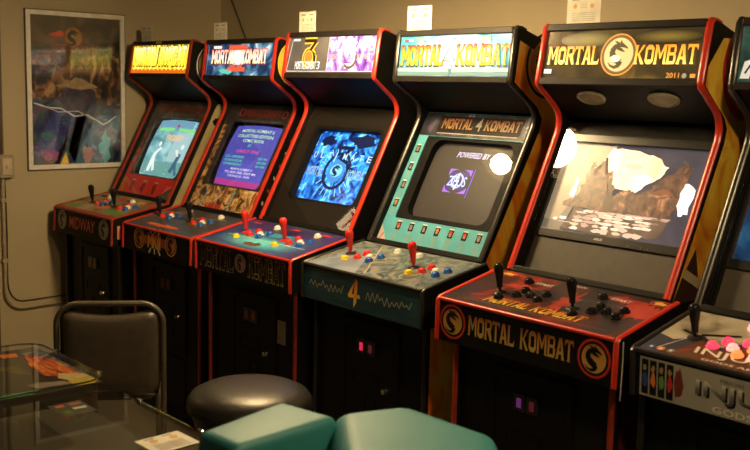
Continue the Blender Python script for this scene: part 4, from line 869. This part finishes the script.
def ragged(pts, m, l, amp=.010, n=8):
    out = []
    for i in range(len(pts)):
        a_, b_ = Vector(pts[i]), Vector(pts[(i + 1) % len(pts)])
        for k in range(n): q = a_.lerp(b_, k / n); out.append((min(PW - .027, max(.027, q.x + random.uniform(-amp, amp))), min(PH - .03, max(.027, q.y + random.uniform(-amp, amp)))))
    A.poly(out, m, l)
ragged([(.026, .36), (PW - .026, .36), (PW - .026, .64), (.40, .66), (.22, .60), (.026, .66)], art('brown_painted_figures', [(.34, (.010, .007, .006)), (.48, (.06, .03, .018)), (.58, (.26, .13, .06)), (.68, (.50, .30, .15)), (.8, (.06, .07, .10))], 15, (1, 1, .6), distort=1.2), 1)
ragged([(.026, .026), (PW - .026, .026), (PW - .026, .34), (PW * .5, .40), (.026, .40)], art('night_painted_crowd', [(.34, (.010, .010, .03)), (.46, (.03, .04, .14)), (.54, (.04, .12, .10)), (.62, (.14, .06, .16)), (.70, (.12, .22, .34)), (.8, (.50, .55, .60))], 12, (1, 1, .8), distort=1.0), 2)
ragged([(.18, .40), (.26, .52), (.36, .51), (.43, .40), (.36, .33), (.24, .32)], art('dusk_violet_cloth', [(.35, (.02, .018, .035)), (.6, (.07, .06, .10)), (.75, (.25, .19, .14))], 18), 3)
ragged([(.17, .472), (.26, .505), (.30, .525), (.36, .50), (.43, .465), (.30, .455)], solid('straw_ink', (.34, .24, .12), .5, vary=.3), 4, .004, 4)
PB = solid('deep_blue_ink', (.02, .02, .06), .5)
A.line([(.04, .375), (.12, .35), (.20, .345), (.28, .30), (.36, .31), (.46, .25), (.54, .30)], .008, solid('lightning_ink', (.75, .70, .75), .4), 5, .004)
A.line([(.12, .35), (.18, .325), (.30, .33), (.40, .28)], .004, solid('lightning_ink', (.75, .70, .75), .4), 5)
A.blob(.115, .19, .045, .030, solid('muted_green_ink', (.03, .12, .05), .5, vary=.5), 3); A.blob(.135, .08, .05, .035, solid('violet_ink', (.25, .05, .18), .5), 3); A.blob(.36, .08, .035, .05, solid('pink_ink', (.45, .20, .16), .5), 3); A.blob(.47, .13, .035, .09, SKYB, 3, jag=.5); A.poly([(.19, .028), (.24, .028), (.225, .10)], YEL, 3)
A.poly([(.18, .03), (.22, .12), (.27, .34), (.20, .30), (.14, .05)], INK, 2); A.poly([(.28, .03), (.35, .30), (.30, .34), (.24, .10)], solid('brown_ink', (.06, .03, .015), .5), 2)
A.build('poster_artwork', post)
A = Art(Wallframe((.0062, -PW / 2, 0), (0, 1, 0), (0, 0, 1))); A.mk('MORTALKOMBAT', PW * .26, PH * .745, PW * .46, .045, solid('dim_red_letters', (.22, .03, .02), .5), 1); A.build('poster_lettering', post)
mb = MB(); mb.add([pf(.024, .024, .0105), pf(PW - .024, .024, .0105), pf(PW - .024, PH - .024, .0105), pf(.024, PH - .024, .0105)], [(0, 1, 2, 3)]); mb.build('poster_pane', glass('poster_pane_glass', ior=1.85), post)

IVORY = solid('ivory_plastic', (.55, .46, .32), .4)
sw = thing('light_switch', 'ivory light switch in a metal box on the tan wall left of the poster', 'light switch', (LX, 2.118, 1.135))
MB().box(.0005, .040, -.040, .040, 0, .125).build('box', solid('tan_painted_metal', (.33, .26, .17), .5), sw, bevel=.004)
MB().box(.0395, .046, -.028, .028, .016, .109).build('cover_plate', IVORY, sw, bevel=.004)
MB().box(.0455, .056, -.007, .007, .052, .074).build('toggle', IVORY, sw, bevel=.002)
PIPE = solid('tan_painted_pipe', (.40, .32, .21), .4)
cd = thing('conduit_pipe', 'thin tan painted conduit running down the wall and bending towards the cabinets', 'pipe', (LX, 2.100, .36))
path = [(.016, 0, .770), (.016, 0, .14)] + [(.016, .10 - .10 * math.cos(t), .10 - .10 * math.sin(t) + .03) for t in [math.pi / 2 * k / 7 for k in range(1, 8)]] + [(.016, .85, .045)]
MB().tube(path, .0105, 12).build('pipe', PIPE, cd, smooth=True)
MB().tube([(.016, 0, .905), (.016, 0, 2.30)], .0105, 12).build('pipe', solid('dark_painted_pipe', (.10, .075, .05), .4), cd, smooth=True)
MB().tube([(.0065, .016, .765), (.0065, .019, .62), (.0065, .021, .45), (.0065, .018, .30), (.0065, .018, .18), (.0065, .024, .14), (.0065, .038, .105), (.0065, .062, .078), (.0065, .095, .066), (.0065, .16, .066), (.0065, .40, .072), (.0065, .85, .078)], .0035, 8).build('wire', BLACK_TRIM, cd, smooth=True)
for z in (.64, .30): MB().box(.001, .029, -.016, .016, z, z + .02).build('strap', PIPE, cd, bevel=.003)
cb = thing('wall_cable', 'thin dark cable slanting down the back wall behind the deep blue marquee cabinet', 'cable', (-5.31, BY, 1.5))
MB().tube([(-.10, -.007, 1.0), (-.06, -.007, .86), (0, -.007, .70), (.156, -.007, .46), (.30, -.007, .2), (.36, -.007, 0)], .0055, 8).build('cable', solid('dark_brown_cable', (.09, .065, .045), .6), cb, smooth=True)
ex = thing('exit_sign', 'lit white exit sign with red letters high above the door, seen only as a reflection', 'exit sign', (LX, 1.215, 2.335))
MB().box(.0005, .052, -.165, .165, -.005, .22).build('housing', solid('white_sign_housing', (.6, .55, .45), .4), ex, bevel=.004)
A = Art(Wallframe((.0553, -.16, 0), (0, 1, 0), (0, 0, 1))); A.rect(.008, .312, .008, .207, glow('warm_white_lit_face', (1, .74, .42), 9.0), 1); A.build('face', ex)
A = Art(Wallframe((.0553, -.16, 0), (0, 1, 0), (0, 0, 1))); A.text('EXIT', .025, .035, .27, .145, glow('red_lit_exit_letters', (1, .02, .01), 3.5), 3); A.build('lettering', ex)

# ---------------------------------------------------------------- ceiling lamps
for k, (x, y, z, r, s_) in enumerate(LAMPS):
    t_ = thing('globe_lamp', ['small glowing globe lamp hanging over the black and purple marquee cabinet', 'larger glowing globe lamp hanging in front of the pale blue marquee cabinet', 'unseen added globe lamp in front of the pale-panelled end cabinet, lighting the cabinet sides', 'unseen added globe lamp nearest the middle of the room, lighting the cabinet sides'][k], 'lamp', (x, y, z), 0, 'hanging globe lamps')
    gm, t, b = nt('lamp_globe_' + 'abcd'[k]); setp(b, Base_Color=(.9, .85, .75), Emission_Color=LAMP_COL, Emission_Strength=s_)
    MB().lathe([(r * math.sin(math.pi * j / 16), -r * math.cos(math.pi * j / 16)) for j in range(17)], n=28, cap=False).build('globe', gm, t_, smooth=True)
    MB().lathe([(.006, r * .98), (.006, 2.72 - z), (.05, 2.722 - z), (.05, 2.7495 - z)], n=16).build('stem', BROWN_METAL, t_, smooth=True)
    Q = r * 2.1; MB().lathe([(Q, -.012), (Q, -.006), (Q * .92, .02), (Q * .70, r + .02), (Q * .25, r + .055), (.008, r + .060), (.008, r + .056), (Q * .24, r + .050), (Q * .68, r + .016), (Q * .90, .018), (Q * .975, -.008), (Q * .975, -.012)], n=40, cap=False).build('shade', solid('cream_enamel_shade', (.45, .40, .30), .5), t_, smooth=True)

# ---------------------------------------------------------------- stool
VIN = solid('black_vinyl', (.024, .021, .018), .36, vary=.1, bump=.5, bscale=220)
st = thing('bar_stool', 'round padded black vinyl bar stool in front of the blue-picture cabinet', 'stool', (-2.43, 1.685, 0))
R = .192
MB().lathe([(.002, .764), (.06, .7635), (.11, .760), (.150, .752), (.178, .738), (R, .718), (R + .001, .700), (R - .006, .694), (.10, .692), (.002, .692)], n=56, cap=False).build('seat_cushion', VIN, st, smooth=True)
MB().tube([((R - .001) * math.cos(2 * math.pi * k / 56), (R - .001) * math.sin(2 * math.pi * k / 56), .6955) for k in range(56)], .0035, 8, closed=True).build('piping', VIN, st, smooth=True)
MB().lathe([(.05, .585), (.125, .590), (.150, .605), (.168, .640), (.182, .690)], n=48).build('seat_base', VIN, st, smooth=True)
MB().lathe([(.03, .02), (.03, .59)], n=24).build('post', CHROME, st, smooth=True)
MB().lathe([(.21, 0), (.21, .012), (.14, .03), (.05, .05), (.03, .07)], n=48).build('floor_base', CHROME, st, smooth=True)
fr_ = MB().tube([(.155 * math.cos(2 * math.pi * k / 40), .155 * math.sin(2 * math.pi * k / 40), .28) for k in range(40)], .009, 8, closed=True)
for a_ in range(3): fr_.tube([(.03 * math.cos(a_ * 2.094), .03 * math.sin(a_ * 2.094), .30), (.155 * math.cos(a_ * 2.094), .155 * math.sin(a_ * 2.094), .28)], .007, 8)
fr_.build('foot_ring', CHROME, st, smooth=True)

# ---------------------------------------------------------------- chair
ang = math.radians(56)   # chair's right direction in plan
ch = thing('stacking_chair', 'black padded metal-frame chair with its back turned, between the glass tables and cabinets', 'chair', (-3.525, 1.775, 0), ang)
FRM = solid('brown_black_tube', (.070, .058, .040), .38)
hw = .206
def arch(hw, zt, r, y, z0, n=8, lean=.0):
    pts = [(-hw, y, z0), (-hw, y - lean, zt - r)]
    for k in range(1, n + 1): t_ = math.pi / 2 * k / n; pts.append((-hw + r - r * math.cos(t_), y - lean, zt - r + r * math.sin(t_)))
    q = [(-x, yy, z) for x, yy, z in reversed(pts)]
    return pts + q
MB().tube(arch(hw, .808, .085, 0, .40), .0115, 12).build('back_frame', FRM, ch, smooth=True)
# backrest pad: rounded, bowed top edge, puffed
def pad(name, hw, z0, z1, yc, th, m, parent, dip=.022, n=18, horiz=False):
    mb = MB(); V = []; K = n
    def P(i, j, s_):
        x = -1 + 2 * i / K; z = -1 + 2 * j / K
        ex_ = max(0, 1 - abs(x) ** 6) ; ez_ = max(0, 1 - abs(z) ** 6); puff = (ex_ * ez_) ** .35
        kx = (1 - .035 * abs(z) ** 8); X = hw * x * kx; zt = z1 - dip * (1 - (x * x)) * (1 if z > 0 else 0) * max(z, 0) - .026 * abs(x) ** 10 * max(z, 0) ** 2
        Z = (z0 + z1) / 2 + z * (zt - (z0 + z1) / 2) if z > 0 else (z0 + z1) / 2 + z * .5 * (z1 - z0)
        return (X, yc + s_ * th / 2 * puff, Z) if not horiz else (X, Z, yc + s_ * th / 2 * puff)
    for s_ in (-1, 1):
        base_ = len(mb.v); mb.v += [P(i, j, s_) for j in range(K + 1) for i in range(K + 1)]
        fs = [(base_ + j * (K + 1) + i, base_ + j * (K + 1) + i + 1, base_ + (j + 1) * (K + 1) + i + 1, base_ + (j + 1) * (K + 1) + i) for j in range(K) for i in range(K)]
        if s_ > 0: fs = [tuple(reversed(q)) for q in fs]
        mb.f += fs; mb.m += [0] * len(fs)
    o = mb.build(name, m, parent)
    bm = bmesh.new(); bm.from_mesh(o.data); bmesh.ops.remove_doubles(bm, verts=bm.verts[:], dist=.0004); bmesh.ops.recalc_face_normals(bm, faces=bm.faces[:]); bm.to_mesh(o.data); bm.free()
    for q in o.data.polygons: q.use_smooth = True
    return o
PADM = solid('dark_brown_vinyl', (.060, .048, .034), .38, vary=.15, bump=.5, bscale=120)
pad('backrest', .192, .440, .794, .0, .056, PADM, ch, dip=.030)
pad('seat', .170, .04, .38, .415, .05, PADM, ch, dip=0, horiz=True)
for s_ in (-1, 1):
    MB().tube([(s_ * hw, 0, .40), (s_ * (hw + .004), -.03, .0)], .0115, 10).build('leg', FRM, ch, smooth=True)
    MB().tube([(s_ * (hw - .05), .34, .39), (s_ * (hw - .05), .36, .0)], .0115, 10).build('leg', FRM, ch, smooth=True)
    MB().tube([(s_ * (hw - .004), .0, .385), (s_ * (hw - .05), .34, .385)], .010, 10).build('seat_rail', FRM, ch, smooth=True)

# ---------------------------------------------------------------- glass-topped cocktail tables
TGLASS = glass('table_glass', (.80, .82, .78), .02, 1.5); TEDGE = solid('glass_edge', (.06, .065, .05), .5)
def rrect(x0, x1, y0, y1, r, n=6):
    P = []
    for cx, cy, a0 in ((x1 - r, y1 - r, 0), (x0 + r, y1 - r, 90), (x0 + r, y0 + r, 180), (x1 - r, y0 + r, 270)):
        for k in range(n + 1): t_ = math.radians(a0 + 90 * k / n); P.append((cx + r * math.cos(t_), cy + r * math.sin(t_)))
    return P
def vprism(P, z0, z1, mb=None, sides=True, mi=0):
    mb = mb or MB(); n = len(P); mb.add([(x, y, z0) for x, y in P] + [(x, y, z1) for x, y in P], [tuple(range(n - 1, -1, -1)), tuple(range(n, 2 * n))] + [(i, (i + 1) % n, (i + 1) % n + n, i + n) for i in range(n)], mi); return mb
def cocktail(lab, cx, cy, hx, hy, bx0, bx1, by0, by1, card):
    r_ = thing('cocktail_table', lab, 'arcade table', (cx, cy, 0), 0, 'glass-topped cocktail arcade tables')
    P = rrect(-hx, hx, -hy, hy, .075)
    g_ = MB(); g_.add([(x, y, .812) for x, y in P], [tuple(range(len(P)))]); gt = g_.build('glass_top', TGLASS, r_)
    e_ = MB(); n = len(P); e_.add([(x, y, .8055) for x, y in P] + [(x, y, .8115) for x, y in P], [(i, (i + 1) % n, (i + 1) % n + n, i + n) for i in range(n)]); e_.build('glass_edge', TEDGE, gt)
    B = rrect(bx0, bx1, by0, by1, .06)
    vprism(B, .05, .795).build('body', solid('brown_laminate', (.05, .038, .025), .5, vary=.15, bump=.2), r_)
    vprism(rrect(bx0 + .03, bx1 - .03, by0 + .03, by1 - .03, .05), .0, .05).build('plinth', BLACK, r_)
    A = Art(Wallframe((0, 0, .7958), (1, 0, 0), (0, 1, 0))); card(A); A.build('underlay_artwork', r_)
    for x, y, a_ in ((-hx + .16, hy, 0), (hx - .06, hy, 0), (-hx, -hy + .2, 1), (hx, -hy + .25, 1)):
        m = MB(); m.box(x - (.011 if not a_ else .004), x + (.011 if not a_ else .004), y - (.004 if not a_ else .011), y + (.004 if not a_ else .011), .800, .816); m.build('clamp', CHROME, r_, bevel=.002)
    return r_
class Scaled:
    """same drawing calls at 0.935 size"""
    def __init__(s, A, dx=0, dy=0): s.A, s.dx, s.dy = A, dx, dy
    def t(s, p): return [((x + s.dx) * .935, (y + s.dy) * .935) for x, y in p]
    def poly(s, p, m, l=1): s.A.poly(s.t(p), m, l)
    def rect(s, a, b, c, d, m, l=1): s.poly([(a, c), (b, c), (b, d), (a, d)], m, l)
    def line(s, p, w, m, l=1): s.A.line(s.t(p), w, m, l)
def card1(A):
    A = Scaled(A)
    BR = solid('brown_underlay', (.055, .043, .028), .5, vary=.12, scale=8)
    A.rect(-.25, .20, -.36, .27, BR, 1)
    A.rect(-.215, .06, -.30, .12, solid('dark_tube_window', (.03, .028, .02), .3), 2)
    A.rect(-.27, -.15, .185, .285, solid('slate_label', (.10, .10, .09), .4), 3)
    A.rect(-.255, -.235, .20, .225, ORANGE, 4); A.rect(-.255, -.235, .24, .275, solid('salmon_ink', (.55, .20, .12), .5), 4); A.rect(-.215, -.195, .235, .275, WHITE, 4); A.rect(-.20, -.17, .20, .22, GREEN, 4)
def card2(A):
    A = Scaled(A, .028, -.032)
    A.rect(-.29, .24, -.36, .415, solid('black_underlay', (.02, .018, .015), .35), 1)
    st_ = art('blue_white_streak_print', [(.35, (.03, .03, .04)), (.5, (.08, .10, .14)), (.62, (.26, .28, .32)), (.75, (.50, .46, .42))], 9, (2, .6, 1), distort=2)
    fl = art('red_yellow_streak_print', [(.34, (.10, .01, .005)), (.45, (.50, .04, .01)), (.56, (.85, .22, .03)), (.68, (.95, .60, .14))], 20, (.5, 2.5, 1), distort=1)
    A.poly([(-.21, -.05), (-.19, .35), (.205, .21), (.21, -.05)], solid('dark_tube_window_b', (.045, .040, .030), .3), 2)
    for k in range(7): A.line([(-.10 + .018 * k, .20 + .008 * k), (-.085 + .018 * k, .275 - .012 * (k % 2))], .005, solid('olive_line_ink', (.34, .30, .05), .4), 3)
    A.poly([(-.28, .36), (-.27, .412), (.20, .412), (.12, .385), (-.10, .38), (-.22, .34)], st_, 3)
    A.poly([(-.21, .35), (-.10, .40), (.10, .40), (.13, .36), (.07, .295), (-.04, .30), (-.17, .335)], fl, 4)
    A.poly([(.07, .345), (.12, .405), (.16, .41), (.17, .34), (.12, .32)], solid('pale_tan_ink', (.70, .52, .26), .4), 5)
    A.poly([(.17, .33), (.165, .41), (.215, .41), (.235, .385), (.232, .33)], solid('olive_yellow_ink', (.62, .46, .05), .4), 5)
    A.poly([(-.25, .27), (-.20, .27), (-.19, .32), (-.24, .33)], ORANGE, 5)
    A.poly([(.14, .21), (.19, .23), (.20, .33), (.16, .32), (.13, .25)], solid('grey_pink_ink', (.34, .25, .22), .4), 5)
    A.poly([(.195, -.05), (.225, -.05), (.235, .19), (.21, .24), (.195, .15), (.205, .06)], solid('bright_green_ink', (.12, .42, .16), .4), 6)
cocktail('glass-topped cocktail arcade table with a printed card clipped at its near corner', -2.253, .900, .266, .372, -.229, .159, -.309, .257, card1)
cocktail('glass-topped cocktail arcade table with red, yellow and green printed artwork, farther from the stool', -2.873, .937, .262, .372, -.252, .252, -.362, .362, card2)
r_ = thing('laminated_card', 'laminated white instruction sheet lying on the glass table beside the teal seat', 'card', (-2.03, 1.168, .8125), .03)
MB().box(-.052, .052, -.060, .060, 0, .0012).build('sheet', PAPER, r_)
A = Art(Wallframe((-.052, -.060, .0014), (1, 0, 0), (0, 1, 0)))
A.disc(.03, .035, .011, solid('orange_print', (.70, .40, .10), .6), 1); A.disc(.03, .090, .011, solid('orange_print', (.70, .40, .10), .6), 1)
for k in range(9): A.rect(.052 + .0052 * k, .0538 + .0052 * k, .018, .100, solid('grey_print', (.40, .36, .30), .6), 1)
A.rect(.008, .014, .02, .045, GREYINK, 1); A.rect(.008, .014, .07, .095, GREYINK, 1); A.build('print', r_)

# ---------------------------------------------------------------- teal seat close to the camera
TEAL = solid('teal_moulded_plastic', (.025, .21, .24), .52, vary=.05, scale=12, bump=.25, bscale=300)
ts = thing('moulded_seat', 'teal moulded plastic seat back with two blocky humps, close in front', 'seat', (-1.42, 1.22, 0))
def loft(secs, name, parent, m, bev=.015, bseg=4):
    """secs: list of (polygon [(x,y)], z or list of z) from bottom to top, in world plan coordinates"""
    mb = MB(); n = len(secs[0][0]); v = []
    for P, z in secs:
        for i, (x, y) in enumerate(P): v.append((x + 1.42, y - 1.22, z[i] if isinstance(z, (list, tuple)) else z))
    f = [tuple(range(n - 1, -1, -1)), tuple(range((len(secs) - 1) * n, len(secs) * n))]
    for k in range(len(secs) - 1): f += [(k * n + i, k * n + (i + 1) % n, (k + 1) * n + (i + 1) % n, (k + 1) * n + i) for i in range(n)]
    mb.add(v, f); o = mb.build(name, m, parent, bevel=bev, bseg=bseg, smooth=True); return o
P1 = [(-1.605, .992), (-1.487, 1.002), (-1.505, 1.262), (-1.660, 1.232)]
c1 = Vector((-1.56, 1.12)); P1b = [tuple(c1 + (Vector(p) - c1) * 1.28) for p in P1]
loft([(P1b, .52), (P1b, .80), (P1, 1.0)], 'headrest_block', ts, TEAL, .020)
P2 = [(-1.345, 1.140), (-1.150, 1.362), (-1.240, 1.452), (-1.475, 1.432), (-1.545, 1.285)]
c2 = Vector((-1.36, 1.33)); P2b = [tuple(c2 + (Vector(p) - c2) * 1.22) for p in P2]
loft([(P2b, .52), (P2b, .84), (P2, [.985, .985, 1.0, 1.005, .998])], 'backrest_block', ts, TEAL, .045, 6)
P3 = [(-1.72, .85), (-1.15, .95), (-1.08, 1.50), (-1.68, 1.52)]
loft([(P3, .30), (P3, .55)], 'seat_shell', ts, TEAL, .03)
P4 = [(-1.60, 1.0), (-1.25, 1.05), (-1.22, 1.40), (-1.56, 1.42)]
loft([(P4, .0), (P4, .31)], 'pedestal', ts, BLACK, .01)
